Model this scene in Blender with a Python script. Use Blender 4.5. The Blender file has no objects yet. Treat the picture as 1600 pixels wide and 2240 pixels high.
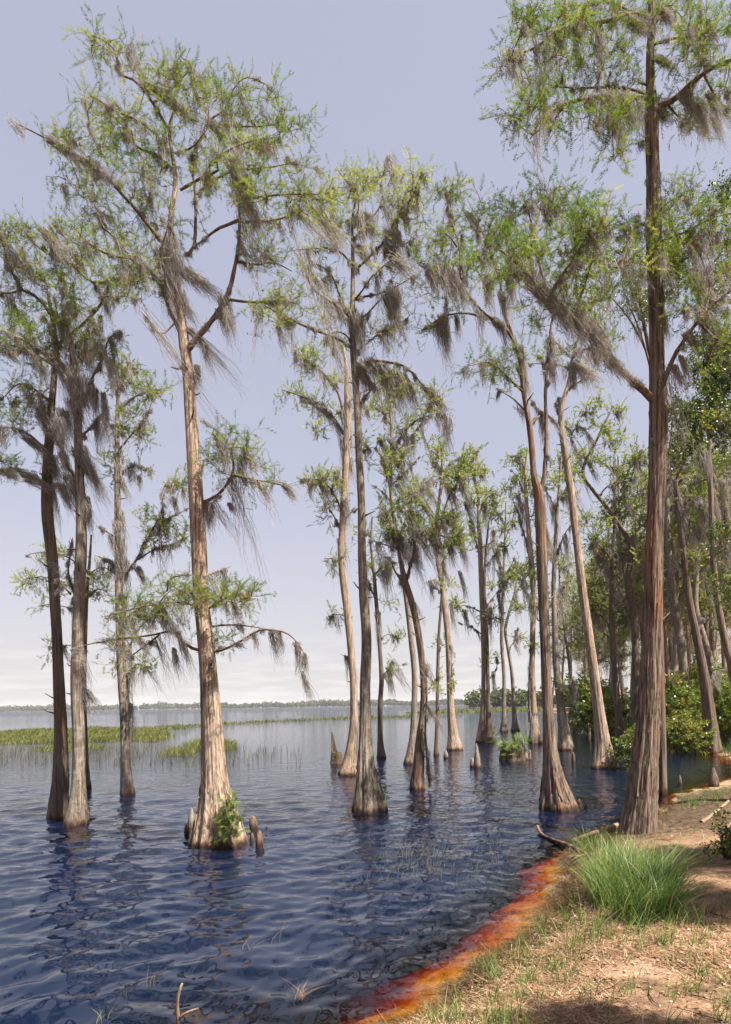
import bpy, math, random
import numpy as np
from mathutils import Vector, Matrix

rng = np.random.default_rng(7)
random.seed(7)
scene = bpy.context.scene
COL = scene.collection

# ------------------------------------------------------------------ camera
F, CX, H0, CAMH, ROLL = 1300.0, 800.0, 1543.0, 2.4, 0.0145
cr, sr = math.cos(ROLL), math.sin(ROLL)
RIGHT = np.array([cr, 0, -sr]); UPV = np.array([sr, 0, cr]); FWD = np.array([0, 1.0, 0])
CAMP = np.array([0, 0, CAMH])
cam_data = bpy.data.cameras.new('camera')
cam = bpy.data.objects.new('camera', cam_data); COL.objects.link(cam)
cam_data.sensor_fit = 'HORIZONTAL'; cam_data.sensor_width = 36.0
cam_data.lens = F / 1600 * 36
cam_data.shift_y = (H0 - 1120) / 1600
cam_data.clip_start = 0.1; cam_data.clip_end = 20000
cam.matrix_world = Matrix(((RIGHT[0], UPV[0], -FWD[0], 0), (RIGHT[1], UPV[1], -FWD[1], 0),
                           (RIGHT[2], UPV[2], -FWD[2], CAMH), (0, 0, 0, 1)))
scene.camera = cam

# ------------------------------------------------------------------ light
SUN = np.array([0.42, -0.33, 0.85]); SUN /= np.linalg.norm(SUN)
world = bpy.data.worlds.new('World'); scene.world = world; world.use_nodes = True
nt = world.node_tree; nt.nodes.clear()
def N(nt, typ, **kw):
    n = nt.nodes.new(typ)
    for k, v in kw.items():
        if k.startswith('i_'):
            n.inputs[k[2:].replace('_', ' ')].default_value = v
        else:
            setattr(n, k, v)
    return n
L = lambda nt, a, b: nt.links.new(a, b)
out = N(nt, 'ShaderNodeOutputWorld'); bg = N(nt, 'ShaderNodeBackground')
sky = N(nt, 'ShaderNodeTexSky', sky_type='NISHITA', sun_disc=False)
sky.sun_elevation = math.asin(SUN[2]); sky.sun_rotation = math.atan2(SUN[0], SUN[1])
sky.air_density = 1.0; sky.dust_density = 0.6; sky.ozone_density = 1.6; sky.altitude = 0
hsv = N(nt, 'ShaderNodeHueSaturation'); hsv.inputs['Saturation'].default_value = 1.42
gam = N(nt, 'ShaderNodeGamma'); gam.inputs[1].default_value = 0.25   # thin high haze evens out the clear-sky gradient
L(nt, sky.outputs[0], gam.inputs[0]); L(nt, gam.outputs[0], hsv.inputs['Color'])
tint = N(nt, 'ShaderNodeMix', data_type='RGBA', blend_type='MULTIPLY'); tint.inputs[0].default_value = 1
tint.inputs[7].default_value = (1.225, 1.065, 1.10, 1)
L(nt, hsv.outputs[0], tint.inputs[6])
# faint low cloud bank over the far shore
tc = N(nt, 'ShaderNodeTexCoord'); sep = N(nt, 'ShaderNodeSeparateXYZ'); L(nt, tc.outputs['Generated'], sep.inputs[0])
mp = N(nt, 'ShaderNodeMapping'); mp.inputs['Scale'].default_value = (5, 5, 42); L(nt, tc.outputs['Generated'], mp.inputs[0])
cn = N(nt, 'ShaderNodeTexNoise'); cn.inputs['Scale'].default_value = 1.6; cn.inputs['Detail'].default_value = 7; cn.inputs['Roughness'].default_value = 0.58
L(nt, mp.outputs[0], cn.inputs['Vector'])
crp = N(nt, 'ShaderNodeValToRGB'); crp.color_ramp.elements[0].position = 0.48; crp.color_ramp.elements[1].position = 0.62
L(nt, cn.outputs[0], crp.inputs[0])
band = N(nt, 'ShaderNodeMapRange'); band.inputs[1].default_value = 0.13; band.inputs[2].default_value = 0.05; L(nt, sep.outputs[2], band.inputs[0])
cm = N(nt, 'ShaderNodeMath', operation='MULTIPLY'); L(nt, crp.outputs[0], cm.inputs[0]); L(nt, band.outputs[0], cm.inputs[1])
cm2 = N(nt, 'ShaderNodeMath', operation='MULTIPLY'); L(nt, cm.outputs[0], cm2.inputs[0]); cm2.inputs[1].default_value = 0.8
cmix = N(nt, 'ShaderNodeMix', data_type='RGBA'); cmix.inputs[7].default_value = (1.9, 1.86, 1.83, 1)
hmix = N(nt, 'ShaderNodeMix', data_type='RGBA'); hmix.inputs[7].default_value = (1.48, 1.49, 1.51, 1); hb_ = N(nt, 'ShaderNodeMath', operation='MULTIPLY'); hb_.inputs[1].default_value = 0.7
hr_ = N(nt, 'ShaderNodeMapRange'); hr_.inputs[1].default_value = 0.30; hr_.inputs[2].default_value = 0.0; L(nt, sep.outputs[2], hr_.inputs[0]); L(nt, hr_.outputs[0], hb_.inputs[0])   # whitish haze low over the lake
L(nt, hb_.outputs[0], hmix.inputs[0]); L(nt, tint.outputs[2], hmix.inputs[6])
L(nt, cm2.outputs[0], cmix.inputs[0]); L(nt, hmix.outputs[2], cmix.inputs[6])
L(nt, cmix.outputs[2], bg.inputs[0]); bg.inputs[1].default_value = 0.15
L(nt, bg.outputs[0], out.inputs[0])

sd = bpy.data.lights.new('sun', 'SUN'); sd.energy = 5.0; sd.angle = math.radians(0.53); sd.color = (1.0, 0.93, 0.82)
so = bpy.data.objects.new('sun', sd); COL.objects.link(so)
so.rotation_euler = Vector(SUN.tolist()).to_track_quat('Z', 'Y').to_euler(); so.location = (SUN * 60).tolist()
scene.view_settings.view_transform = 'Standard'; scene.view_settings.look = 'None'
scene.view_settings.exposure = 1.64; scene.view_settings.gamma = 1.0
scene.cycles.max_bounces = 8; scene.cycles.transparent_max_bounces = 12
scene.cycles.diffuse_bounces = 3; scene.cycles.glossy_bounces = 3; scene.cycles.transmission_bounces = 3
scene.cycles.use_denoising = True; scene.cycles.volume_bounces = 0; scene.cycles.sample_clamp_indirect = 6.0; scene.cycles.sample_clamp_direct = 0.0; scene.cycles.caustics_reflective = False; scene.cycles.caustics_refractive = False

# ------------------------------------------------------------------ helpers
def ray(px, py):
    px = np.asarray(px, float); py = np.asarray(py, float)
    return ((px - CX) / F)[..., None] * RIGHT + FWD + ((H0 - py) / F)[..., None] * UPV
def at(px, py, D):
    return CAMP + ray(px, py) * np.asarray(D, float)[..., None]
def on_z(px, py, z=0.0):
    r = ray(px, py); return CAMP + r * ((z - CAMH) / r[..., 2])[..., None]
def project(P):
    q = P - CAMP; d = q[..., 1]
    return CX + F * (q @ RIGHT) / d, H0 - F * (q @ UPV) / d

def mesh_obj(name, V, faces, mat, parent=None, attrs=None, smooth=False):
    """faces: list of int arrays (n,3) or (n,4)"""
    me = bpy.data.meshes.new(name)
    V = np.asarray(V, np.float32)
    faces = [f for f in faces if len(f)]
    me.vertices.add(len(V)); me.vertices.foreach_set('co', V.ravel())
    idx = np.concatenate([np.asarray(f, np.int32).ravel() for f in faces])
    tot = np.concatenate([np.full(len(f), f.shape[1], np.int32) for f in faces])
    st = np.concatenate([[0], np.cumsum(tot)[:-1]]).astype(np.int32)
    me.loops.add(len(idx)); me.loops.foreach_set('vertex_index', idx)
    me.polygons.add(len(tot)); me.polygons.foreach_set('loop_start', st); me.polygons.foreach_set('loop_total', tot)
    if smooth: me.polygons.foreach_set('use_smooth', np.ones(len(tot), bool))
    for k, a in (attrs or {}).items():
        at_ = me.attributes.new(k, 'FLOAT', 'POINT'); at_.data.foreach_set('value', np.asarray(a, np.float32))
    me.update(calc_edges=True)
    if mat: me.materials.append(mat)
    o = bpy.data.objects.new(name, me); COL.objects.link(o)
    if parent: o.parent = parent
    return o
def tag(o, label=None, cat=None, group=None, kind=None):
    for k, v in (('label', label), ('category', cat), ('group', group), ('kind', kind)):
        if v: o[k] = v
    return o
def empty(name, loc):
    o = bpy.data.objects.new(name, None); COL.objects.link(o); o.location = [float(c) for c in loc]; o.empty_display_size = 0.3
    return o

class Geo:
    def __init__(s): s.V = []; s.T = []; s.Q = []; s.A = []; s.n = 0
    def add(s, V, T=None, Q=None, a=0.5):
        V = np.asarray(V, np.float32)
        if T is not None and len(T): s.T.append(np.asarray(T) + s.n)
        if Q is not None and len(Q): s.Q.append(np.asarray(Q) + s.n)
        s.V.append(V); s.A.append(np.broadcast_to(np.asarray(a, np.float32), (len(V),))); s.n += len(V)
    def obj(s, name, mat, parent=None, origin=None, smooth=False):
        V = np.concatenate(s.V)
        if origin is not None: V = V - np.asarray(origin, np.float32)
        fs = []
        if s.T: fs.append(np.concatenate(s.T))
        if s.Q: fs.append(np.concatenate(s.Q))
        return mesh_obj(name, V, fs, mat, parent, {'tint': np.concatenate(s.A)}, smooth)
    @property
    def tris(s): return sum(len(t) for t in s.T) + 2 * sum(len(q) for q in s.Q)

def norm(v): return v / np.maximum(np.linalg.norm(v, axis=-1, keepdims=True), 1e-9)
def resample(P, n=None, step=None):
    P = np.asarray(P, float); d = np.concatenate([[0], np.cumsum(np.linalg.norm(np.diff(P[:, :3], axis=0), axis=1))])
    if n is None: n = max(3, int(d[-1] / step) + 1)
    # catmull-rom through the points
    m = len(P); u = np.interp(np.linspace(0, d[-1], n), d, np.arange(m)); i = np.clip(u.astype(int), 0, m - 2); t = (u - i)[:, None]
    p0 = P[np.clip(i - 1, 0, m - 1)]; p1 = P[i]; p2 = P[i + 1]; p3 = P[np.clip(i + 2, 0, m - 1)]
    return 0.5 * (2 * p1 + (p2 - p0) * t + (2 * p0 - 5 * p1 + 4 * p2 - p3) * t * t + (3 * p1 - p0 - 3 * p2 + p3) * t ** 3)
def tube(g, P, R, sides=6, a=0.5, rough=0.0, cap=True):
    P = np.asarray(P, float); n = len(P); R = np.broadcast_to(np.asarray(R, float), (n,))
    T = norm(np.gradient(P, axis=0)); ref = np.array([0.0, 0, 1]) if abs(T[:, 2]).mean() < 0.8 else np.array([0, 1.0, 0])
    A = norm(np.cross(T, ref)); B = np.cross(T, A)
    th = np.linspace(0, 2 * math.pi, sides, endpoint=False)
    rr = R[:, None] * (1 + (rng.normal(0, rough, (n, sides)) if rough else 0))
    V = P[:, None] + rr[..., None] * (np.cos(th)[None, :, None] * A[:, None] + np.sin(th)[None, :, None] * B[:, None])
    V = V.reshape(-1, 3); i = np.arange(n - 1)[:, None] * sides; j = np.arange(sides)[None]; k = (j + 1) % sides
    Q = np.stack([i + j, i + k, i + sides + k, i + sides + j], -1).reshape(-1, 4)
    Tn = None
    if cap:
        V = np.concatenate([V, P[-1:] + T[-1:] * R[-1] * 0.6]); e = (n - 1) * sides
        Tn = np.stack([e + j[0], e + k[0], np.full(sides, n * sides)], -1)
    g.add(V, Tn, Q, a)

# ------------------------------------------------------------------ materials
def mat_new(name):
    m = bpy.data.materials.new(name); m.use_nodes = True; m.node_tree.nodes.clear(); return m, m.node_tree
def ramp(nt, fac, stops):
    r = N(nt, 'ShaderNodeValToRGB'); e = r.color_ramp.elements
    while len(e) < len(stops): e.new(0.5)
    for el, (p, c) in zip(e, stops): el.position = p; el.color = (*c, 1)
    L(nt, fac, r.inputs[0]); return r.outputs[0]
def noise(nt, vec, scale, detail=4, rough=0.55, dist=0.0):
    n = N(nt, 'ShaderNodeTexNoise'); n.inputs['Scale'].default_value = scale; n.inputs['Detail'].default_value = detail
    n.inputs['Roughness'].default_value = rough; n.inputs['Distortion'].default_value = dist
    if vec is not None: L(nt, vec, n.inputs['Vector'])
    return n.outputs[0]
def mapping(nt, vec, scale):
    m = N(nt, 'ShaderNodeMapping'); m.inputs['Scale'].default_value = scale; L(nt, vec, m.inputs[0]); return m.outputs[0]
def mixc(nt, f, a, b, typ='MIX'):
    m = N(nt, 'ShaderNodeMix', data_type='RGBA', blend_type=typ)
    for s, v in ((m.inputs[0], f), (m.inputs[6], a), (m.inputs[7], b)):
        if hasattr(v, 'links') or isinstance(v, bpy.types.NodeSocket): L(nt, v, s)
        else: s.default_value = v if isinstance(v, float) else (*v, 1)
    return m.outputs[2]
def maprange(nt, v, a, b, c=0.0, d=1.0):
    m = N(nt, 'ShaderNodeMapRange'); L(nt, v, m.inputs[0])
    for i, x in enumerate((a, b, c, d)): m.inputs[i + 1].default_value = x
    return m.outputs[0]
def math_(nt, op, a, b=None):
    m = N(nt, 'ShaderNodeMath', operation=op)
    for s, v in zip(m.inputs, (a, b)):
        if v is None: continue
        if isinstance(v, (int, float)): s.default_value = v
        else: L(nt, v, s)
    return m.outputs[0]

def bark_mat(name, light, dark, red, red_lo=0.52, fib=34.0, lichen=0.0, stain=True, bump=0.9):
    m, nt = mat_new(name); o = N(nt, 'ShaderNodeOutputMaterial'); b = N(nt, 'ShaderNodeBsdfPrincipled')
    geo = N(nt, 'ShaderNodeNewGeometry'); pos = geo.outputs['Position']
    fibre = noise(nt, mapping(nt, pos, (fib, fib, fib * 0.045)), 1.0, 5, 0.62, 0.25)
    fine = noise(nt, mapping(nt, pos, (fib * 3.2, fib * 3.2, fib * 0.25)), 1.0, 3, 0.6)
    big = noise(nt, mapping(nt, pos, (2.2, 2.2, 0.55)), 1.0, 3, 0.6)
    base = ramp(nt, fibre, [(0.36, dark), (0.47, tuple((a + c) / 2 for a, c in zip(light, dark))), (0.60, light)])
    base = mixc(nt, maprange(nt, big, red_lo, red_lo + 0.16), base, mixc(nt, 0.72, base, red))
    base = mixc(nt, maprange(nt, fine, 0.35, 0.65), mixc(nt, 0.45, base, dark), base)
    if lichen:
        ln = noise(nt, pos, 9.0, 5, 0.7)
        base = mixc(nt, math_(nt, 'MULTIPLY', maprange(nt, ln, 0.52, 0.6), lichen), base, (0.36, 0.35, 0.27))
    if stain:
        sx = N(nt, 'ShaderNodeSeparateXYZ'); L(nt, pos, sx.inputs[0])
        zz = math_(nt, 'ADD', sx.outputs[2], math_(nt, 'MULTIPLY', math_(nt, 'SUBTRACT', noise(nt, mapping(nt, pos, (9, 9, 3)), 1.0, 3), 0.5), 0.35))
        base = mixc(nt, maprange(nt, zz, 0.24, 0.06), base, mixc(nt, 0.6, base, (0.13, 0.058, 0.024)))
        base = mixc(nt, maprange(nt, zz, 0.13, 0.02), base, (0.03, 0.019, 0.012))
    L(nt, base, b.inputs['Base Color']); b.inputs['Roughness'].default_value = 0.88
    b.inputs['Specular IOR Level'].default_value = 0.2
    bp = N(nt, 'ShaderNodeBump'); bp.inputs['Strength'].default_value = bump; bp.inputs['Distance'].default_value = 0.02
    L(nt, math_(nt, 'ADD', fibre, math_(nt, 'MULTIPLY', fine, 0.35)), bp.inputs['Height']); L(nt, bp.outputs[0], b.inputs['Normal'])
    L(nt, b.outputs[0], o.inputs[0]); return m

def leaf_mat(name, stops, trans=0.4, gloss=0.0, through=(1.25, 1.2, 0.7)):
    m, nt = mat_new(name); o = N(nt, 'ShaderNodeOutputMaterial')
    a = N(nt, 'ShaderNodeAttribute', attribute_name='tint')
    c = ramp(nt, a.outputs['Fac'], stops)
    d = N(nt, 'ShaderNodeBsdfDiffuse'); t = N(nt, 'ShaderNodeBsdfTranslucent'); mx = N(nt, 'ShaderNodeMixShader'); mx.inputs[0].default_value = trans
    L(nt, c, d.inputs[0]); L(nt, mixc(nt, 1.0, c, through, 'MULTIPLY'), t.inputs[0])
    L(nt, d.outputs[0], mx.inputs[1]); L(nt, t.outputs[0], mx.inputs[2]); res = mx.outputs[0]
    if gloss:
        g = N(nt, 'ShaderNodeBsdfGlossy'); g.inputs['Roughness'].default_value = 0.5; m2 = N(nt, 'ShaderNodeMixShader')
        fr = N(nt, 'ShaderNodeFresnel'); fr.inputs[0].default_value = 1.45
        L(nt, math_(nt, 'MULTIPLY', fr.outputs[0], gloss * 0.3), m2.inputs[0]); L(nt, res, m2.inputs[1]); L(nt, g.outputs[0], m2.inputs[2]); res = m2.outputs[0]
    L(nt, res, o.inputs[0]); return m

M = {}
M['bark_tan'] = bark_mat('bark_tan', (0.45, 0.335, 0.255), (0.075, 0.05, 0.036), (0.33, 0.17, 0.095), 0.55, fib=30, lichen=0.22)
M['bark_grey'] = bark_mat('bark_grey', (0.275, 0.225, 0.183), (0.055, 0.041, 0.032), (0.19, 0.10, 0.055), 0.58, fib=26, lichen=0.35)
M['bark_red'] = bark_mat('bark_red', (0.25, 0.187, 0.145), (0.035, 0.024, 0.018), (0.25, 0.105, 0.045), 0.54, fib=24, bump=1.0)
M['bark_dark'] = bark_mat('bark_dark', (0.185, 0.14, 0.11), (0.038, 0.028, 0.022), (0.15, 0.07, 0.036), 0.54, fib=24)
M['limb'] = bark_mat('limb_bark', (0.18, 0.125, 0.095), (0.05, 0.033, 0.025), (0.17, 0.08, 0.048), 0.5, fib=18, stain=False)
M['dead_wood'] = bark_mat('dead_wood', (0.36, 0.27, 0.19), (0.09, 0.06, 0.04), (0.34, 0.19, 0.09), 0.5, fib=30)
M['twig'] = leaf_mat('twig_bark', [(0, (0.075, 0.05, 0.035)), (1, (0.17, 0.115, 0.08))], 0.0)
M['needle'] = leaf_mat('cypress_needles', [(0.0, (0.17, 0.075, 0.03)), (0.07, (0.15, 0.085, 0.035)), (0.1, (0.06, 0.115, 0.018)), (0.5, (0.125, 0.18, 0.036)), (0.85, (0.195, 0.225, 0.062)), (1, (0.27, 0.28, 0.11))], 0.5)
M['needle_pale'] = leaf_mat('pale_cypress_needles', [(0.0, (0.18, 0.085, 0.035)), (0.05, (0.16, 0.10, 0.045)), (0.08, (0.11, 0.165, 0.034)), (0.5, (0.205, 0.25, 0.07)), (1, (0.34, 0.355, 0.14))], 0.52)
M['needle_dark'] = leaf_mat('dark_cypress_needles', [(0.0, (0.12, 0.06, 0.025)), (0.06, (0.12, 0.06, 0.025)), (0.09, (0.045, 0.075, 0.02)), (0.5, (0.085, 0.125, 0.034)), (1, (0.15, 0.175, 0.06))], 0.45)
M['moss'] = leaf_mat('spanish_moss', [(0, (0.15, 0.133, 0.12)), (0.5, (0.32, 0.288, 0.262)), (1, (0.50, 0.46, 0.425))], 0.38, 0.0, (1, 1, 1))
M['broad'] = leaf_mat('broad_leaves', [(0, (0.022, 0.042, 0.01)), (0.5, (0.05, 0.085, 0.016)), (0.85, (0.12, 0.16, 0.025)), (1, (0.21, 0.23, 0.04))], 0.35, 0.35)
M['shrub'] = leaf_mat('shrub_leaves', [(0, (0.05, 0.09, 0.015)), (0.5, (0.11, 0.165, 0.03)), (0.9, (0.19, 0.24, 0.045)), (1, (0.28, 0.20, 0.05))], 0.45, 0.3)
M['fern'] = leaf_mat('fern_leaf', [(0, (0.045, 0.085, 0.012)), (0.6, (0.105, 0.17, 0.025)), (0.9, (0.20, 0.24, 0.045)), (1, (0.36, 0.26, 0.07))], 0.35, 0.4)
M['grass'] = leaf_mat('grass_blades', [(0, (0.035, 0.08, 0.016)), (0.5, (0.085, 0.155, 0.034)), (0.85, (0.19, 0.245, 0.08)), (1, (0.36, 0.30, 0.15))], 0.35, 0.3)
M['marsh'] = leaf_mat('marsh_grass', [(0, (0.08, 0.10, 0.03)), (0.5, (0.155, 0.18, 0.06)), (1, (0.30, 0.275, 0.13))], 0.4)
M['wet_wood'] = bark_mat('wet_wood', (0.11, 0.083, 0.062), (0.02, 0.014, 0.01), (0.10, 0.05, 0.025), 0.55, fib=24, stain=False)
M['reed'] = leaf_mat('reed_stems', [(0, (0.06, 0.065, 0.05)), (0.7, (0.13, 0.13, 0.08)), (1, (0.30, 0.22, 0.10))], 0.1)
M['straw'] = leaf_mat('straw_needles', [(0, (0.13, 0.068, 0.04)), (0.5, (0.28, 0.165, 0.10)), (1, (0.47, 0.335, 0.225))], 0.15)
M['debris'] = leaf_mat('wet_debris', [(0, (0.02, 0.014, 0.01)), (0.6, (0.07, 0.045, 0.025)), (1, (0.2, 0.13, 0.06))], 0.1)
M['far_wood'] = leaf_mat('far_trees', [(0, (0.035, 0.05, 0.02)), (0.6, (0.075, 0.095, 0.035)), (1, (0.15, 0.13, 0.09))], 0.2)

# ------------------------------------------------------------------ shoreline, ground and water
SHORE_PX = [(420, 2520), (640, 2360), (800, 2285), (905, 2238), (985, 2190), (1060, 2110), (1125, 2068), (1185, 2018), (1200, 1975), (1232, 1925),
            (1218, 1885), (1252, 1862), (1335, 1832), (1420, 1800), (1436, 1768), (1480, 1744), (1545, 1722), (1622, 1700), (1650, 1682), (1612, 1662), (1560, 1646),
            (1535, 1632), (1480, 1622), (1400, 1610), (1330, 1597), (1280, 1583), (1240, 1568), (1205, 1558), (1180, 1553)]
SH = on_z(np.array([p[0] for p in SHORE_PX]), np.array([p[1] for p in SHORE_PX]))[:, :2]
SH = np.concatenate([[[-14, -3.0]], [[-6.5, 0.2]], SH, [[180, 420.0]]])
LAND = np.concatenate([SH, [[900, 420]], [[900, -60]], [[-14, -60]]])
def signed_shore(x, y):
    P = np.stack([x, y], -1); A = SH[:-1]; B = SH[1:]; best = np.full(x.shape, 1e9)
    for a, b in zip(A, B):
        ab = b - a; t = np.clip(((P - a) @ ab) / (ab @ ab), 0, 1); best = np.minimum(best, np.linalg.norm(P - (a + t[..., None] * ab), axis=-1))
    ins = np.zeros(x.shape, bool); n = len(LAND)
    for i in range(n):
        a = LAND[i]; b = LAND[(i + 1) % n]
        c = ((a[1] > y) != (b[1] > y)) & (x < (b[0] - a[0]) * (y - a[1]) / (b[1] - a[1] + 1e-12) + a[0]); ins ^= c
    return np.where(ins, best, -best)
_wn = [(rng.uniform(0.6, 7), rng.uniform(0, 6.28), rng.uniform(0, 6.28)) for _ in range(26)]
def bumps(x, y):
    z = 0
    for k, a, p in _wn: z = z + np.sin(k * (x * math.cos(a) + y * math.sin(a)) + p) / (k ** 0.9 + 0.6)
    return z / 5
def ground_z(x, y):
    x = np.asarray(x, float); y = np.asarray(y, float)
    d = signed_shore(x, y); d = d + (0.20 * bumps(x * 2.3 + 3, y * 2.3) + 0.10 * bumps(x * 5.1 + 1, y * 5.1 + 4)) * np.clip(np.abs(y) / 8, 0.7, 2)
    n = bumps(x, y); bay = np.clip((y - 13.5) / 4, 0, 1) * np.clip((x - 4) / 4, 0, 1)
    steep = 1.0 * (1 - bay) + 3.5 * bay
    amp = 0.62 - 0.36 * np.clip((y - 6.2) / 4, 0, 1) + 0.35 * np.clip((y - 22) / 10, 0, 1)
    land = amp * (1 - np.exp(-np.maximum(d, 0) / (1.15 * steep))) + 0.05 * n * np.clip(d, 0, 1) + 0.035 * np.clip(d - 2, 0, 14)
    land = land + 0.035 * np.clip((d - 0.10) / 0.10, 0, 1) * (1 - bay)
    bed = np.maximum((-0.21 * np.maximum(-d, 0) - 0.4 * np.maximum(-d - 0.42, 0)) * (1 - 0.25 * bay) * np.clip(1.0 + 1.0 * bumps(x * 0.6 + 9, y * 0.6 + 2), 0.6, 2.0) * (1 + 1.6 * np.clip((y - 6.8) / 2, 0, 1) * (1 - bay)), -1.6)
    return np.where(d > 0, land, bed) + 0.012 * bumps(x * 5, y * 5)
def axis(lo, a, b, hi, step, grow):
    m = list(np.arange(a, b, step)); s = step
    while m[-1] < hi: s *= grow; m.append(m[-1] + s)
    s = step
    while m[0] > lo: s *= grow; m.insert(0, m[0] - s)
    return np.array(m)
gx = axis(-2600, -1.5, 8.5, 3200, 0.055, 1.13); gy = axis(-40, 2.6, 13.5, 4200, 0.055, 1.10)
GX, GY = np.meshgrid(gx, gy); GZ = ground_z(GX, GY)
def grid_faces(nr, nc):
    i = np.arange(nr - 1)[:, None] * nc; j = np.arange(nc - 1)[None]
    return np.stack([i + j, i + j + 1, i + nc + j + 1, i + nc + j], -1).reshape(-1, 4)
def ground_material():
    m, nt = mat_new('bank_ground'); o = N(nt, 'ShaderNodeOutputMaterial'); b = N(nt, 'ShaderNodeBsdfPrincipled')
    pos = N(nt, 'ShaderNodeNewGeometry').outputs['Position']; sx = N(nt, 'ShaderNodeSeparateXYZ'); L(nt, pos, sx.inputs[0])
    n1 = noise(nt, pos, 2.3, 6, 0.65); n2 = noise(nt, pos, 38, 4, 0.7); n3 = noise(nt, pos, 9, 5, 0.65)
    straw = ramp(nt, n2, [(0.28, (0.10, 0.055, 0.033)), (0.5, (0.255, 0.153, 0.095)), (0.72, (0.39, 0.26, 0.17))])
    soil = ramp(nt, n3, [(0.3, (0.07, 0.042, 0.026)), (0.7, (0.20, 0.125, 0.075))])
    dry = mixc(nt, maprange(nt, n1, 0.47, 0.60), straw, mixc(nt, maprange(nt, noise(nt, pos, 1.1, 4, 0.6), 0.56, 0.66), soil, mixc(nt, 0.5, straw, (0.4, 0.3, 0.21))))
    z = math_(nt, 'ADD', sx.outputs[2], math_(nt, 'MULTIPLY', math_(nt, 'SUBTRACT', n3, 0.5), 0.16))
    sand = ramp(nt, n2, [(0.3, (0.25, 0.175, 0.11)), (0.7, (0.36, 0.265, 0.17))])
    sand = mixc(nt, maprange(nt, noise(nt, pos, 3.4, 5, 0.68), 0.46, 0.60), sand, mixc(nt, 0.75, sand, (0.05, 0.032, 0.018)))
    muck = ramp(nt, n3, [(0.35, (0.03, 0.022, 0.014)), (0.7, (0.13, 0.085, 0.05))])
    c = mixc(nt, maprange(nt, z, 0.025, 0.055), sand, muck)
    c = mixc(nt, maprange(nt, z, 0.20, 0.36), c, dry)
    L(nt, c, b.inputs['Base Color']); b.inputs['Roughness'].default_value = 0.9; b.inputs['Specular IOR Level'].default_value = 0.15
    bp = N(nt, 'ShaderNodeBump'); bp.inputs['Strength'].default_value = 0.8; bp.inputs['Distance'].default_value = 0.03
    L(nt, math_(nt, 'ADD', n2, n3), bp.inputs['Height']); L(nt, bp.outputs[0], b.inputs['Normal'])
    L(nt, b.outputs[0], o.inputs[0]); return m
ground = mesh_obj('ground', np.stack([GX, GY, GZ], -1).reshape(-1, 3), [grid_faces(len(gy), len(gx))], ground_material(), smooth=True)
tag(ground, kind='structure')

# water: one displaced sheet with real waves; bump carries the finest ripples
dys = np.concatenate([np.geomspace(2600, 800, 30)[:-1], np.arange(800, 8, -1.7), np.geomspace(8, 0.75, 40)])
WD = CAMH * F / dys
pxs = np.concatenate([np.linspace(-9000, -250, 50)[:-1], np.arange(-250, 1850, 5.0), np.linspace(1850, 9000, 45)])
WX = np.outer(WD, (pxs - CX) / F); WY = np.repeat(WD[:, None], len(pxs), 1)
cell = np.maximum(np.gradient(WD), WD * 5 / F)[:, None]
WZ = np.zeros_like(WX); wr = np.random.default_rng(21)
for k in range(64):
    lam = 0.13 * (1.1 / 0.13) ** wr.random(); ang = -1.05 + wr.normal(0, 0.75); kk = 2 * math.pi / lam
    fade = np.clip((lam / cell - 3.0) / 4.0, 0, 1)
    slope = 0.034 * (lam / 0.4) ** (-0.5 if lam > 0.4 else 0.5)
    # patchy amplitude
    env = 0.75 + 0.45 * np.sin(0.55 * WX * math.cos(ang + 1) + 0.55 * WY * math.sin(ang + 1) + wr.uniform(0, 6))
    WZ += fade * env * slope / kk * np.sin(kk * (WX * math.cos(ang) + WY * math.sin(ang)) + wr.uniform(0, 6.28)) * 1.25
sdw = signed_shore(WX, WY); WZ *= np.clip((-sdw + 0.2) / 1.0, 0.3, 1)
wm, nt = mat_new('lake_water'); o = N(nt, 'ShaderNodeOutputMaterial')
pos = N(nt, 'ShaderNodeNewGeometry').outputs['Position']
rip = noise(nt, mapping(nt, pos, (1.0, 1.15, 1)), 5.0, 1.5, 0.45, 0.2); rip2 = noise(nt, mapping(nt, pos, (0.9, 1.2, 1)), 1.6, 2.5, 0.5)
bp = N(nt, 'ShaderNodeBump'); bp.inputs['Strength'].default_value = 0.14; bp.inputs['Distance'].default_value = 0.05
sxy0 = N(nt, 'ShaderNodeSeparateXYZ'); L(nt, pos, sxy0.inputs[0]); L(nt, maprange(nt, sxy0.outputs[1], 5.5, 12, 0.16, 0.5), bp.inputs['Strength'])
L(nt, rip, bp.inputs['Height'])
bp2 = N(nt, 'ShaderNodeBump'); bp2.inputs['Strength'].default_value = 0.16; bp2.inputs['Distance'].default_value = 0.2
sxy = N(nt, 'ShaderNodeSeparateXYZ'); L(nt, pos, sxy.inputs[0]); L(nt, maprange(nt, sxy.outputs[1], 60, 115, 0.16, 0.75), bp2.inputs['Strength'])   # open lake beyond the marsh is choppier
L(nt, rip2, bp2.inputs['Height']); L(nt, bp.outputs[0], bp2.inputs['Normal'])
fr = N(nt, 'ShaderNodeFresnel'); fr.inputs[0].default_value = 1.85; L(nt, bp2.outputs[0], fr.inputs['Normal'])
gl = N(nt, 'ShaderNodeBsdfGlossy'); gl.inputs['Roughness'].default_value = 0.03; L(nt, bp2.outputs[0], gl.inputs['Normal'])
tr = N(nt, 'ShaderNodeBsdfTransparent'); mx = N(nt, 'ShaderNodeMixShader')
body = N(nt, 'ShaderNodeBsdfDiffuse'); body.inputs[0].default_value = (0.03, 0.09, 0.29, 1); mb = N(nt, 'ShaderNodeMixShader'); mb.inputs[0].default_value = 0.08
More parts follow.
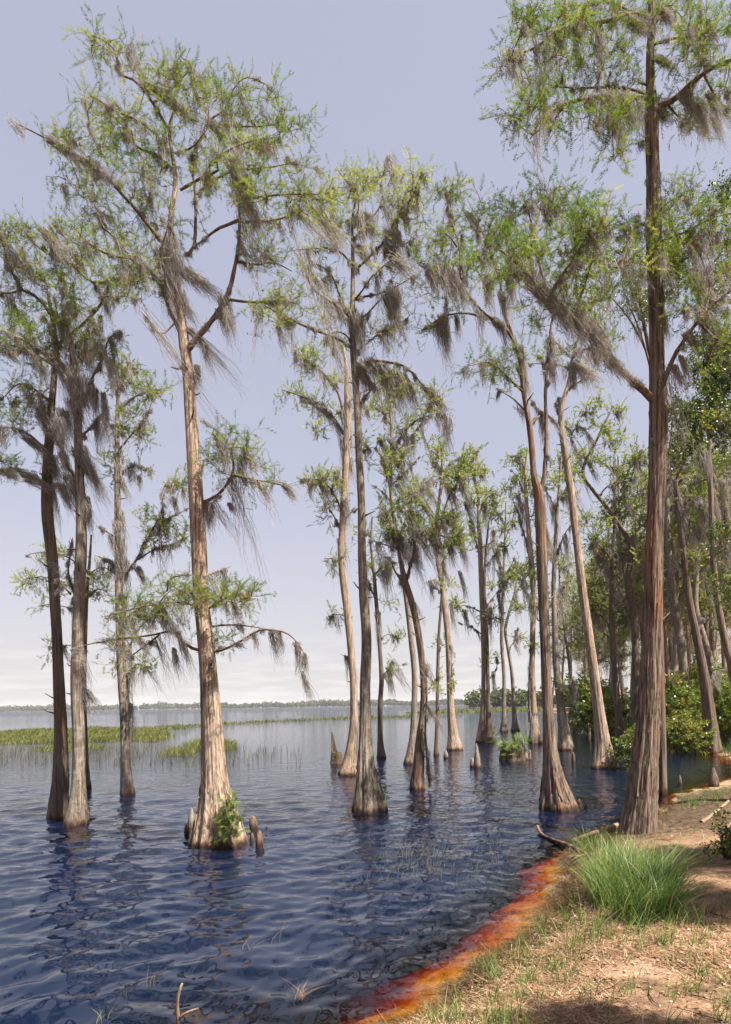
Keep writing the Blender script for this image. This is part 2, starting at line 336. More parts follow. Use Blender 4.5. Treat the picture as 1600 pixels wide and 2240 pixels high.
dep = N(nt, 'ShaderNodeAttribute', attribute_name='depth'); L(nt, maprange(nt, dep.outputs['Fac'], 0.08, 0.7, 0.0, 0.072), mb.inputs[0])   # the blue body builds up with depth
L(nt, tr.outputs[0], mb.inputs[1]); L(nt, body.outputs[0], mb.inputs[2])
bfc = N(nt, 'ShaderNodeNewGeometry').outputs['Backfacing']   # the sheet does not refract, so no total reflection from below
L(nt, math_(nt, 'MULTIPLY', fr.outputs[0], math_(nt, 'SUBTRACT', 1.0, bfc)), mx.inputs[0]); L(nt, mb.outputs[0], mx.inputs[1]); L(nt, gl.outputs[0], mx.inputs[2]); L(nt, mx.outputs[0], o.inputs[0])
va = N(nt, 'ShaderNodeVolumeAbsorption'); va.inputs['Color'].default_value = (0.915, 0.735, 0.27, 1); va.inputs['Density'].default_value = 22.0
L(nt, va.outputs[0], o.inputs['Volume'])
water = mesh_obj('water', np.stack([WX, WY, WZ], -1).reshape(-1, 3), [grid_faces(len(WD), len(pxs))[:, ::1]], wm, attrs={'depth': np.maximum(0, -ground_z(WX, WY)).ravel()}, smooth=True)
tag(water, kind='structure')

# ------------------------------------------------------------------ plant pieces
def spray_templates(n, seed, wid):
    r = np.random.default_rng(seed); out = []
    for _ in range(4):
        V = []; T = []
        def tri(a, b, c):
            k = len(V); V.extend([a, b, c]); T.append((k, k + 1, k + 2))
        bend = r.uniform(-0.25, 0.1)
        for i in range(n):
            t = 0.08 + 0.9 * i / n
            for s in (-1, 1):
                ln = 0.30 * (1 - 0.55 * t) * r.uniform(0.75, 1.2); an = r.uniform(0.7, 1.1)
                b0 = np.array([t, 0, bend * t * t]); d = np.array([math.cos(an), s * math.sin(an), r.uniform(-0.1, 0.45)])
                w = np.array([wid, 0, r.uniform(-wid, wid)])
                tri(b0 - w, b0 + w, b0 + d * ln)
        tri([0, -wid * .5, 0], [0, wid * .5, 0], [1, 0, bend])
        out.append((np.array(V), np.array(T)))
    return out
TPL = {'near': spray_templates(8, 1, 0.026), 'mid': spray_templates(7, 2, 0.040), 'far': spray_templates(4, 3, 0.075)}
def broad_templates(seed):
    r = np.random.default_rng(seed); out = []
    for _ in range(4):
        V = []; T = []
        for i in range(9):
            t = 0.1 + 0.9 * i / 9; a = i * 2.4 + r.uniform(-.4, .4); d = norm(np.array([0.7, math.cos(a), math.sin(a)])); n_ = norm(np.cross(d, r.normal(0, 1, 3)))
            b = np.array([t, 0, 0]); l = r.uniform(0.28, 0.42); w = l * 0.24; k = len(V)
            V += [b, b + d * l * .45 + n_ * w, b + d * l, b + d * l * .45 - n_ * w]; T += [(k, k + 1, k + 2), (k, k + 2, k + 3)]
        out.append((np.array(V), np.array(T)))
    return out
TPL['broad'] = broad_templates(5)
def add_sprays(g, O, Dv, size, tint, kind):
    O = np.asarray(O); Dv = norm(np.asarray(Dv)); n = len(O)
    if not n: return
    up = norm(np.array([0, 0, 1.0]) + rng.normal(0, 0.45, (n, 3))); S = norm(np.cross(up, Dv)); Nn = np.cross(Dv, S)
    pick = rng.integers(0, 4, n)
    for q in range(4):
        m = np.where(pick == q)[0]
        if not len(m): continue
        V, T = TPL[kind][q]; k = len(V); sz = size[m][:, None, None]
        W = O[m][:, None] + sz * (V[None, :, :1] * Dv[m][:, None] + V[None, :, 1:2] * S[m][:, None] + V[None, :, 2:] * Nn[m][:, None])
        F_ = (np.arange(len(m))[:, None, None] * k + T[None]).reshape(-1, 3)
        g.add(W.reshape(-1, 3), F_, None, np.repeat(tint[m], k))

def add_moss(g, base, along, length, drift, n, thick, wid):
    """beards: base (B,3), along (B,3) branch direction, length (B,), drift (B,3) fall direction"""
    B = len(base)
    if not B: return
    K = 9; idx = np.repeat(np.arange(B), n); m = len(idx)
    u = rng.uniform(-1, 1, m); lat = rng.normal(0, 1, (m, 3))
    off = lat * (thick[idx] * 0.26)[:, None]; O = base[idx] + along[idx] * (u * thick[idx])[:, None] + off
    ln = length[idx] * (1 - np.abs(u) ** 1.5 * 0.55) * rng.uniform(0.35, 1.0, m) ** 0.8
    tail = along[idx] * (-u * thick[idx] * 0.85)[:, None] - off * 0.8
    t = np.linspace(0, 1, K)
    dr = norm(drift[idx] + rng.normal(0, 0.06, (m, 3)))
    P = O[:, None] + dr[:, None] * (ln[:, None] * t)[..., None] + tail[:, None] * (t ** 1.2)[None, :, None]
    P[:, :, 2] += -0.18 * ln[:, None] * (t * t)[None] + 0.0
    wob = np.cumsum(rng.normal(0, 1, (m, K, 3)), 1) * (ln * 0.018 + 0.008)[:, None, None]; P += wob * t[None, :, None] ** 0.5
    cy = rng.uniform(1.2, 3.2, m) * (0.4 + ln); phs = rng.uniform(0, 6.28, (m, 2)); am = rng.uniform(0.006, 0.02, m)[:, None] * np.minimum(1, 3 * t)[None]
    P[:, :, 0] += am * np.sin(6.28 * cy[:, None] * t[None] + phs[:, :1]); P[:, :, 1] += am * np.sin(6.28 * cy[:, None] * t[None] + phs[:, 1:])
    S = norm(np.cross(dr, rng.normal(0, 1, (m, 3)))); w = (wid[idx][:, None] * (1 - 0.75 * t[None]))[..., None] * S[:, None]
    V = np.stack([P - w, P + w], 2).reshape(m, -1, 3); k = 2 * K
    i = np.arange(K - 1) * 2; Q = np.stack([i, i + 1, i + 3, i + 2], -1)
    tint = np.clip(rng.normal(0.5, 0.22, m), 0, 1)
    g.add(V.reshape(-1, 3), None, (np.arange(m)[:, None, None] * k + Q[None]).reshape(-1, 4), np.repeat(tint, k))
    # curls standing off the strands
    c = np.concatenate([P[:, 1:-1].reshape(-1, 3), (P[:, 1:-1] * .5 + P[:, 2:] * .5).reshape(-1, 3)]); nc = len(c); wc = np.tile(np.repeat(wid[idx], K - 2), 2)[:, None]
    d1 = norm(rng.normal(0, 1, (nc, 3))) ; d2 = norm(np.cross(d1, rng.normal(0, 1, (nc, 3))))
    V = np.stack([c - d2 * wc * 0.8, c + d2 * wc * 0.8, c + d1 * wc * rng.uniform(3, 6.5, (nc, 1))], 1).reshape(-1, 3)
    g.add(V, np.arange(nc * 3).reshape(-1, 3), None, np.repeat(np.clip(rng.normal(0.55, 0.25, nc), 0, 1), 3))

WIND = np.array([0.24, 0.03, -1.0])
def trunk_mesh(name, P, R, mat, parent, origin, sides=40, rings=90, flute=0.16, bark=0.03, seed=0, strips=0):
    r = np.random.default_rng(seed)
    C = resample(np.column_stack([P, R]), rings); P = C[:, :3]; R = np.maximum(C[:, 3], 0.004)
    Rmid = np.median(R); th = np.linspace(0, 2 * math.pi, sides, endpoint=False)
    sw = np.clip((R / max(Rmid, 1e-3) - 1.05) / 1.6, 0, 1)[:, None]
    ph = th[None] + 0.05 * (P[:, 2:3] - P[0, 2]) * r.uniform(-1, 1)
    Fl = sum(a * np.cos(k * ph + p) for k, a, p in [(int(r.integers(5, 8)), .6, r.uniform(0, 6)), (int(r.integers(8, 13)), .35, r.uniform(0, 6)), (3, .4, r.uniform(0, 6))])
    kk_ = int(r.integers(9, 13)); wp = ph + 0.35 * np.sin(2 * th + r.uniform(0, 6))[None] + 0.2 * np.sin(5 * th + r.uniform(0, 6))[None]
    Fl = 0.55 * Fl + 0.95 * (np.abs(np.sin(kk_ * wp / 2)) ** 0.55 - 0.72)
    strip = r.normal(0, 1, (rings // 9 + 2, sides)); u = np.linspace(0, len(strip) - 1.001, rings); i = u.astype(int); f = (u - i)[:, None]
    bk = strip[i] * (1 - f) + strip[i + 1] * f + 0.35 * r.normal(0, 1, (rings, sides))
    rr = R[:, None] * (1 + flute * sw * Fl + bark * bk)
    # knobs
    V = np.stack([P[:, None, 0] + rr * np.cos(th), P[:, None, 1] + rr * np.sin(th), np.repeat(P[:, None, 2], sides, 1)], -1).reshape(-1, 3) - origin
    i = np.arange(rings - 1)[:, None] * sides; j = np.arange(sides)[None]; k = (j + 1) % sides
    Q = np.stack([i + j, i + k, i + sides + k, i + sides + j], -1).reshape(-1, 4)
    o = mesh_obj(name, V, [Q], mat, parent, smooth=True)
    if strips:   # loose ribbons of bark and broken branch stubs standing off the trunk
        g = Geo(); n = strips; z = r.uniform(0.02, 0.86, n); t0 = r.uniform(0, 6.28, n); ln = r.uniform(4, 16, n) * rings / 260; wd = r.uniform(0.035, 0.11, n)
        s_ = np.linspace(0, 1, 6); row = np.clip(z[:, None] * rings + ln[:, None] * s_[None], 0, rings - 1); lo = row.astype(int)
        lift = 1.012 + 0.05 * r.random((n, 1)) ** 2 * s_[None] ** 2 + 0.012 * r.random((n, 1))
        tw = t0[:, None] + r.normal(0, .04, (n, 1)) * s_[None]; rows = []
        for sg in (-1, 1):
            a_ = tw + sg * wd[:, None] * (1 - 0.6 * np.abs(s_ - .5)[None]); col = ((a_ / (2 * math.pi) * sides) % sides).astype(int)
            R2 = rr[lo, col] * lift; rows.append(np.stack([np.interp(row, np.arange(rings), P[:, 0]) + R2 * np.cos(a_), np.interp(row, np.arange(rings), P[:, 1]) + R2 * np.sin(a_), np.interp(row, np.arange(rings), P[:, 2])], -1))
        W = np.stack(rows, 2).reshape(n, -1, 3); i6 = np.arange(5) * 2; q6 = np.stack([i6, i6 + 1, i6 + 3, i6 + 2], -1)
        g.add(W.reshape(-1, 3), None, (np.arange(n)[:, None, None] * 12 + q6[None]).reshape(-1, 4)); o2 = g.obj('bark_strips', mat, parent, origin); o2['kind'] = 'stuff'
        for k_ in range(7):
            u_ = int(r.uniform(.22, .8) * rings); a_ = r.uniform(2.6, 6.8); d_ = np.array([math.cos(a_), math.sin(a_), r.uniform(.1, .7)]); g = Geo(); l_ = r.uniform(.06, .24)
            tube(g, np.array([P[u_] + d_ * [1, 1, 0] * R[u_] * .8, P[u_] + d_ * [1, 1, 0] * R[u_] + d_ * l_ * .5, P[u_] + d_ * [1, 1, 0] * R[u_] + d_ * l_ + [0, 0, r.uniform(-.02, .05)]]), [.022, .014, .009], 6, .5, .15); g.obj('broken_stub', M['limb'], parent, origin, True)
    return o

def build_tree(name, label, trunk, limbs, tips, base, bark, needle, D, moss=1.0, moss_len=0.8, leaf=1.0, group=None, sides=40, rings=90,
               flute=0.16, seed=0, wind=1.0, extra_moss=(), tint=(0.5, 0.2), barkamp=0.03, coat=1.0, cat='tree', mosscol='moss', spray=0.24, kindover=None, strips=0):
    """trunk (n,4) xyz r ; limbs list of (P(n,3), r0) ; tips (m,3)"""
    global rng
    rng = np.random.default_rng(1000 + seed)
    base = np.asarray(base, float); root = empty(name, base)
    tag(root, label, cat, group)
    def stuff(o): o['kind'] = 'stuff'; return o
    trunk = np.asarray(trunk, float)
    kind = kindover or ('near' if D < 15 else ('mid' if D < 28 else 'far'))
    trunk_mesh('trunk', trunk[:, :3], trunk[:, 3], M[bark], root, base, sides, rings, flute, barkamp, seed, strips)
    sc = max(1.0, D / 15.0) ** 0.75
    nodes = []; nrad = []; par = []
    top = resample(trunk[-max(2, len(trunk) // 3):, :3], step=0.25)
    nodes.extend(top.tolist()); par.extend([-1] * len(top)); nrad.extend([0.05] * len(top))
    limb_pts = []
    for P, r0 in limbs:
        Q = resample(P, step=0.13); nq = len(Q); Q = Q + np.cumsum(rng.normal(0, 0.006, (nq, 3)), 0) * np.linspace(0, 1, nq)[:, None]
        s = np.linspace(0, 1, nq); R = r0 * (1 - s) ** 0.75 * 0.85 + max(0.006, r0 * 0.13)
        g = Geo(); tube(g, Q, R, 7 if D < 20 else 5, rng.random(), 0.08 if D < 20 else 0.0); g.obj('limb', M['limb'], root, base, True)
        limb_pts.append((Q, R))
        k0 = len(nodes); nodes.extend(Q.tolist()); par.extend([-1] + list(range(k0, k0 + nq - 1))); nrad.extend(R.tolist())
    nl = len(nodes); tips = np.asarray(tips, float)
    if len(tips):
        A = np.zeros((nl + len(tips) * 26, 3)); A[:nl] = nodes; used = nl; dirs = np.zeros_like(A)
        for q in range(nl):
            if par[q] >= 0: dirs[q] = A[q] - A[par[q]]
        d0 = np.min(np.linalg.norm(tips[:, None, ::1] - A[None, :nl:2], axis=-1), 1); order = np.argsort(d0)
        twig = Geo(); SO = []; SD = []; ST = []; tpaths = []
        for q in order:
            t = tips[q]; dv = t - A[:used]; dist = np.linalg.norm(dv, axis=1) + 0.25 * np.clip(-dv[:, 2], 0, None)
            b = int(np.argmin(dist)); ln = np.linalg.norm(t - A[b])
            if ln < 0.05: continue
            n = int(np.clip(ln / 0.12, 3, 24)); s = np.linspace(0, 1, n + 1)[:, None]
            d0_ = norm(dirs[b][None])[0] if np.any(dirs[b]) else norm((t - A[b])[None])[0]
            c1 = A[b] + (0.5 * d0_ + 0.5 * (t - A[b]) / ln) * ln * 0.4; c2 = t - norm((t - A[b] + np.array([0, 0, 0.3 * ln]) + rng.normal(0, 0.25 * ln, 3))[None])[0] * ln * 0.35
            P = (1 - s) ** 3 * A[b] + 3 * (1 - s) ** 2 * s * c1 + 3 * (1 - s) * s ** 2 * c2 + s ** 3 * t
            P[1:-1] += rng.normal(0, 0.012, (n - 1, 3))
            A[used:used + n] = P[1:]; dirs[used:used + n] = np.diff(P, axis=0); used += n
            r0 = (0.006 + 0.0045 * ln) * max(1.0, D / 13)
            tube(twig, P, np.linspace(r0, 0.0028 * max(1, D / 13), n + 1), 4 if D < 20 else 3, rng.random(), cap=False)
            tpaths.append(P)
            base_t = np.clip(rng.normal(tint[0], tint[1]), 0.12, 1)
            # twiglets with sprays
            m = int(rng.integers(2, 6))
            tw = norm(P[-1] - P[-2])
            paths = [(P[max(0, n - int(0.7 / (ln / n) if ln > 0 else 1)):])]
            for _ in range(m):
                o_ = P[int(rng.integers(max(0, n // 2), n + 1))]; dd = norm((tw * 0.6 + rng.normal(0, 0.75, 3) + np.array([0, 0, 0.25]))[None])[0]
                l2 = rng.uniform(0.2, 0.42) * sc; e = o_ + dd * l2 + np.array([0, 0, -0.05]); mid = (o_ + e) / 2 + np.array([0, 0, 0.03]) + rng.normal(0, 0.015, 3)
                P2 = np.array([o_, mid, e]); tube(twig, P2, [0.003 * max(1, D / 13), 0.0024 * max(1, D / 13), 0.0015 * max(1, D / 13)], 3, rng.random(), cap=False); paths.append(P2)
            for P2 in paths:
                L2 = np.linalg.norm(np.diff(P2, axis=0), axis=1).sum(); ns = max(2, int(L2 / (0.112 * sc) * leaf))
                Q2 = resample(P2, ns + 1)[1:] if len(P2) > 2 else P2
                tg = norm(np.gradient(Q2, axis=0)) if len(Q2) > 1 else np.repeat(norm(Q2 - P2[0]), len(Q2), 0)
                SO.append(Q2); SD.append(tg * 0.7 + rng.normal(0, 0.6, Q2.shape) + np.array([0, 0, 0.22])); ST.append(np.clip(base_t + rng.normal(0, 0.1, len(Q2)), 0.1, 1))
        fol = Geo(); SO = np.concatenate(SO); SD = np.concatenate(SD); ST = np.concatenate(ST)
        br = rng.random(len(ST)) < 0.05; ST[br] = 0.03; SD[br] = SD[br] * 0.3 + np.array([0, 0, -1])
        add_sprays(fol, SO, SD, spray * sc * rng.uniform(0.65, 1.2, len(SO)), ST, kind)
        crown = stuff(fol.obj('crown', M[needle], root, base))
        stuff(twig.obj('twigs', M['twig'], crown, base))
        stats['tris'] += fol.tris + twig.tris
    # moss
    g = Geo(); Bs = []; Al = []; Ln = []; Dr = []; Th = []
    wv = WIND * np.array([wind, wind, 1])
    for Q, R in limb_pts:
        ln = len(Q) * 0.13; nb = rng.poisson(ln * 0.85 * moss)
        for _ in range(nb):
            k = int(rng.integers(1, len(Q))); Bs.append(Q[k]); Al.append(norm(Q[k] - Q[k - 1])); Ln.append(rng.gamma(2.4, 0.5) * moss_len * 0.95 + 0.12)
            Dr.append(wv + rng.normal(0, 0.2, 3)); Th.append(rng.uniform(0.05, 0.26))
        nb = int(ln * 3 * coat * min(moss, 1.4))
        for _ in range(nb):
            k = int(rng.integers(1, len(Q))); Bs.append(Q[k] + norm(rng.normal(0, 1, (1, 3)))[0] * R[k]); Al.append(norm(Q[k] - Q[k - 1])); Ln.append(rng.uniform(0.06, 0.26))
            Dr.append(wv * 0.7 + rng.normal(0, 0.6, 3)); Th.append(rng.uniform(0.05, 0.12))
    if len(tips):
        for _ in range(int(len(tpaths) * 0.22 * moss)):
            P = tpaths[int(rng.integers(len(tpaths)))]; k = int(rng.integers(1, len(P))); Bs.append(P[k]); Al.append(norm(P[k] - P[k - 1])); Ln.append(rng.gamma(2.0, 0.22) * moss_len + 0.08)
            Dr.append(wv + rng.normal(0, 0.2, 3)); Th.append(rng.uniform(0.03, 0.12))
    for (p0, p1, th) in extra_moss:
        p0 = np.asarray(p0); p1 = np.asarray(p1); l_ = np.linalg.norm(p1 - p0)
        for _ in range(4 if th > 0.07 else 2):
            Bs.append(p0 + rng.normal(0, th * 0.25, 3)); Al.append(norm(np.array([1.0, 0.3, 0.1]) + rng.normal(0, 0.3, 3))); Ln.append(l_ * rng.uniform(0.75, 1.02)); Dr.append((p1 - p0) + np.array([0, 0, 0.16 * l_])); Th.append(th)
    if Bs:
        Bs, Al, Ln, Dr, Th = map(np.array, (Bs, Al, Ln, Dr, Th)); Al = Al.reshape(-1, 3)
        ns = 44 if D < 15 else (26 if D < 28 else 15)
        add_moss(g, Bs, Al, Ln * (1 if D < 28 else 1.15), norm(Dr), ns, Th * (1 if D < 15 else 1.2), np.full(len(Bs), 0.0042 * max(1.0, (D / 11)) ** 0.95))
        stuff(g.obj('hanging_moss', M[mosscol], root, base)); stats['tris'] += g.tris
    return root
stats = {'tris': 0}

def px_tree(name, label, D, trunk, limbs, blobs, moss_px=(), base_z=-0.7, **kw):
    """trunk [(px,py,width px)], limbs [(pts, width px, depth drift)], blobs [(cx,cy,rx,ry,n[,depth])]"""
    seed = kw.get('seed', 0); r = np.random.default_rng(500 + seed)
    T = np.array(trunk, float); P = at(T[:, 0], T[:, 1], np.full(len(T), D)); R = T[:, 2] * D / F / 2; R = R * np.interp(T[:, 2] / np.median(T[:, 2]), [1.0, 2.6], [0.95, 0.84])
    b0 = P[0].copy(); low = P[0] + (P[0] - P[1]) * 0; low[2] = base_z
    tr = np.column_stack([np.vstack([low, P]), np.concatenate([[R[0] * 1.06], R])])
    LB = []; allp = [np.column_stack([P, T[:, 0], T[:, 1]])[len(P) // 2:]]
    for lb in limbs:
        pts, w = lb[0], lb[1]; dd = lb[2] if len(lb) > 2 else r.uniform(-1, 1) * 0.9
        a = np.array(pts, float); s = np.linspace(0, 1, len(a)); d = D + dd * s
        # attach depth to an earlier limb if it starts on one
        near = np.concatenate(allp); k = np.argmin(np.hypot(near[:, 3] - a[0, 0], near[:, 4] - a[0, 1]))
        if np.hypot(near[k, 3] - a[0, 0], near[k, 4] - a[0, 1]) < 40: d = near[k, 1] + dd * s
        Q = at(a[:, 0], a[:, 1], d); LB.append((Q, w * D / F / 2 * 0.8))
        Qs = resample(Q, step=0.15); u, v = project(Qs); allp.append(np.column_stack([Qs, u, v]))
    near = np.concatenate(allp); tips = []
    for bl in blobs:
        cx, cy, rx, ry, n = bl[:5]
        nc = max(1, int(round(n / 3.4))); a = r.uniform(0, 6.283, nc); q = np.sqrt(r.random(nc)); own = r.integers(0, nc, n); sg = 0.17 * F / D
        x = (cx + rx * q * np.cos(a))[own] + r.normal(0, sg, n); y = (cy + ry * q * np.sin(a))[own] + r.normal(0, sg * 0.42, n); ncd = r.normal(0, 1, nc)[own]
        k = np.argmin(np.hypot(near[:, 3][None] - x[:, None], near[:, 4][None] - y[:, None]), 1)
        sd_ = min(1.3, max(rx, ry) * D / F) * 0.55
        d = near[k, 1] + ncd * sd_ + r.normal(0, 0.2, n) + (bl[5] if len(bl) > 5 else 0)
        tips.append(at(x, y, d))
    tips = np.concatenate(tips) if tips else np.zeros((0, 3))
    em = []
    for (x0, y0, x1, y1, th) in moss_px:
        k = np.argmin(np.hypot(near[:, 3] - x0, near[:, 4] - y0)); d = near[k, 1]
        em.append((at(np.array(x0), np.array(y0), np.array(d)), at(np.array(x1), np.array(y1), np.array(d)), th))
    base = np.array([b0[0], b0[1], max(0.0, b0[2] if base_z > -0.5 else 0.0)])
    return build_tree(name, label, tr, LB, tips, base, D=D, extra_moss=em, **kw)

# ------------------------------------------------------------------ cypress trees traced from the photograph
CG = 'tall moss-hung cypress trees standing in the lake'
# the big pale cypress with the fern at its foot
px_tree('cypress_tree', 'tall pale tan cypress with fern at its flared foot, standing alone in water', 10.5,
    [(480, 1848, 140), (479, 1815, 122), (478, 1785, 104), (475, 1750, 84), (471, 1710, 66), (467, 1650, 55), (463, 1580, 48), (458, 1500, 41), (450, 1400, 37), (440, 1300, 35),
     (435, 1200, 34), (430, 1100, 33), (424, 1000, 30), (417, 900, 26), (410, 800, 24), (403, 750, 24), (396, 690, 19), (386, 630, 17), (378, 560, 14), (374, 480, 12), (384, 400, 10), (376, 330, 8), (370, 280, 6), (382, 238, 4)],
    [([(398, 735), (372, 680), (350, 620), (343, 570), (352, 535), (368, 480)], 11, -0.3),
     ([(346, 608), (318, 582), (288, 565), (243, 558), (195, 534), (155, 490)], 8, -0.9),
     ([(288, 565), (259, 528), (226, 497), (212, 462)], 5, 0.2),
     ([(370, 545), (335, 505), (300, 460), (265, 420), (220, 370), (150, 330), (100, 302), (42, 272)], 11, -0.6),
     ([(408, 768), (432, 738), (470, 692), (497, 645), (512, 595), (524, 530), (528, 470), (523, 400), (506, 345)], 16, -0.4),
     ([(500, 655), (560, 662), (610, 655), (652, 660)], 7, -0.5),
     ([(518, 572), (560, 578), (600, 572), (640, 590)], 6, 0.6),
     ([(527, 480), (480, 500), (450, 522), (418, 548)], 9, 0.3),
     ([(530, 486), (590, 481), (650, 466), (700, 450)], 6, 0.7),
     ([(528, 440), (580, 430), (640, 428), (700, 432)], 5, -0.6),
     ([(405, 560), (424, 540), (428, 480), (427, 425), (420, 350), (436, 312), (454, 268), (492, 240), (515, 192), (545, 172), (590, 190)], 9, 0.5),
     ([(454, 268), (490, 275), (540, 275), (612, 270)], 5, 0.6),
     ([(427, 425), (470, 392), (520, 370), (600, 362), (650, 350)], 7, 0.9),
     ([(395, 415), (440, 390), (480, 370), (478, 345), (540, 310), (610, 300)], 7, -0.7),
     ([(372, 290), (335, 225), (300, 180), (265, 160), (255, 108), (205, 76)], 8, -0.4),
     ([(335, 225), (370, 200), (415, 150), (400, 125)], 5, 0.5),
     ([(430, 220), (425, 185), (415, 150), (395, 128)], 4, 0.3),
     ([(382, 375), (350, 345), (300, 320), (288, 288), (262, 270), (210, 218)], 7, 0.7),
     ([(340, 292), (300, 262), (250, 240), (205, 212)], 5, -0.8),
     ([(385, 335), (420, 322), (450, 285)], 6, -0.3),
     ([(396, 690), (360, 730), (340, 720), (312, 682)], 4, -0.6),
     # lower, the arm on the bare trunk
     ([(446, 1098), (478, 1082), (503, 1048), (510, 1020), (504, 985), (482, 952), (450, 932)], 9, -0.5),
     ([(508, 1040), (550, 1048), (600, 1055), (642, 1066)], 4, -0.4),
     # skirt branches
     ([(456, 1426), (425, 1420), (398, 1402), (376, 1378), (354, 1345), (345, 1318), (366, 1294)], 9, -0.7),
     ([(366, 1294), (368, 1272), (385, 1262), (418, 1258)], 4, -0.1),
     ([(372, 1380), (330, 1390), (270, 1398), (200, 1410), (152, 1426)], 5, -0.8),
     ([(350, 1388), (320, 1412), (275, 1445)], 4, 0.3),
     ([(456, 1428), (490, 1420), (535, 1396), (568, 1376), (620, 1380), (650, 1402), (668, 1436)], 7, -0.5),
     ([(450, 1372), (500, 1366), (555, 1368), (600, 1378)], 5, 0.5),
     ([(445, 1335), (410, 1320), (370, 1318), (300, 1330), (240, 1345)], 6, -0.9),
     ([(452, 1335), (490, 1310), (530, 1302), (552, 1312)], 5, -0.8),
     ([(446, 1262), (475, 1250), (505, 1238)], 3, 0.3)],
    [(225, 92, 28, 16, 6), (255, 130, 35, 25, 8), (300, 150, 40, 28, 8), (340, 190, 50, 40, 11), (405, 150, 35, 28, 9), (440, 180, 40, 25, 8), (500, 200, 50, 28, 11), (570, 205, 50, 25, 11),
     (215, 232, 28, 24, 8), (260, 250, 40, 28, 9), (300, 285, 40, 28, 9), (430, 240, 50, 30, 9), (520, 255, 50, 30, 10), (600, 260, 40, 26, 9), (145, 300, 30, 22, 6), (170, 325, 40, 30, 9), (230, 330, 45, 35, 11),
     (300, 350, 50, 38, 12), (370, 330, 50, 35, 10), (470, 320, 50, 28, 11), (545, 318, 55, 28, 13), (620, 305, 40, 28, 9), (640, 350, 28, 28, 5), (190, 400, 50, 25, 8), (240, 420, 40, 25, 6), (330, 430, 50, 35, 10),
     (300, 470, 28, 22, 6), (370, 470, 40, 30, 7), (460, 380, 50, 28, 9), (570, 370, 50, 28, 9), (560, 410, 60, 25, 9), (640, 425, 55, 22, 14), (690, 440, 40, 22, 8), (600, 460, 50, 28, 8), (660, 480, 40, 28, 6),
     (220, 480, 24, 22, 7), (250, 520, 36, 20, 8), (190, 515, 36, 22, 7), (290, 535, 34, 22, 7), (280, 605, 40, 16, 9), (320, 618, 22, 14, 4), (600, 580, 45, 22, 9), (560, 560, 28, 20, 5), (610, 640, 36, 18, 5), (600, 690, 45, 16, 4),
     (500, 985, 40, 24, 12), (540, 1000, 28, 20, 7), (475, 1000, 22, 28, 7), (520, 1040, 34, 18, 5), (580, 1055, 40, 10, 6), (480, 960, 22, 12, 4),
     (450, 1308, 52, 13, 26, -0.5), (515, 1305, 36, 13, 16, -0.4), (385, 1315, 48, 16, 15), (320, 1332, 48, 16, 12), (270, 1345, 36, 18, 8), (370, 1290, 28, 12, 7), (300, 1395, 50, 9, 3), (450, 1390, 20, 22, 5), (480, 1375, 28, 9, 3)],
    [(505, 348, 530, 440, .10), (525, 395, 545, 520, .12), (528, 440, 592, 545, .14), (640, 450, 760, 580, .07), (690, 455, 800, 600, .07), (455, 265, 520, 330, .1), (320, 190, 420, 235, .1), (360, 215, 470, 300, .1), (110, 305, 190, 370, .08), (180, 350, 280, 430, .1),
     (352, 540, 395, 650, .16), (360, 560, 400, 690, .16), (350, 600, 410, 740, .14), (375, 560, 415, 640, .14), (385, 640, 432, 720, .12), (400, 590, 470, 660, .09), (420, 600, 520, 690, .06), (490, 650, 520, 770, .10), (480, 680, 505, 760, .06), (410, 720, 545, 868, .05), (440, 740, 470, 850, .03),
     (405, 800, 440, 860, .08), (430, 800, 436, 850, .05), (450, 1100, 458, 1200, .05), (455, 1110, 460, 1180, .03), (462, 1100, 470, 1160, .04), (500, 1100, 515, 1130, .03), (560, 1050, 590, 1090, .04), (620, 1060, 660, 1110, .03),
     (666, 1432, 672, 1490, .04), (650, 1405, 662, 1500, .05), (662, 1470, 690, 1560, .02), (610, 1385, 622, 1440, .04), (590, 1380, 612, 1460, .03), (350, 1330, 365, 1400, .06), (345, 1320, 400, 1420, .06), (390, 1390, 430, 1500, .03), (300, 1395, 340, 1450, .04), (380, 1420, 392, 1490, .03), (440, 1330, 455, 1400, .07)],
    bark='bark_tan', needle='needle', moss=0.75, moss_len=0.6, sides=72, rings=190, flute=0.15, strips=260, wind=1.6, seed=1, group=CG, tint=(0.55, 0.2), spray=0.21, leaf=0.9)

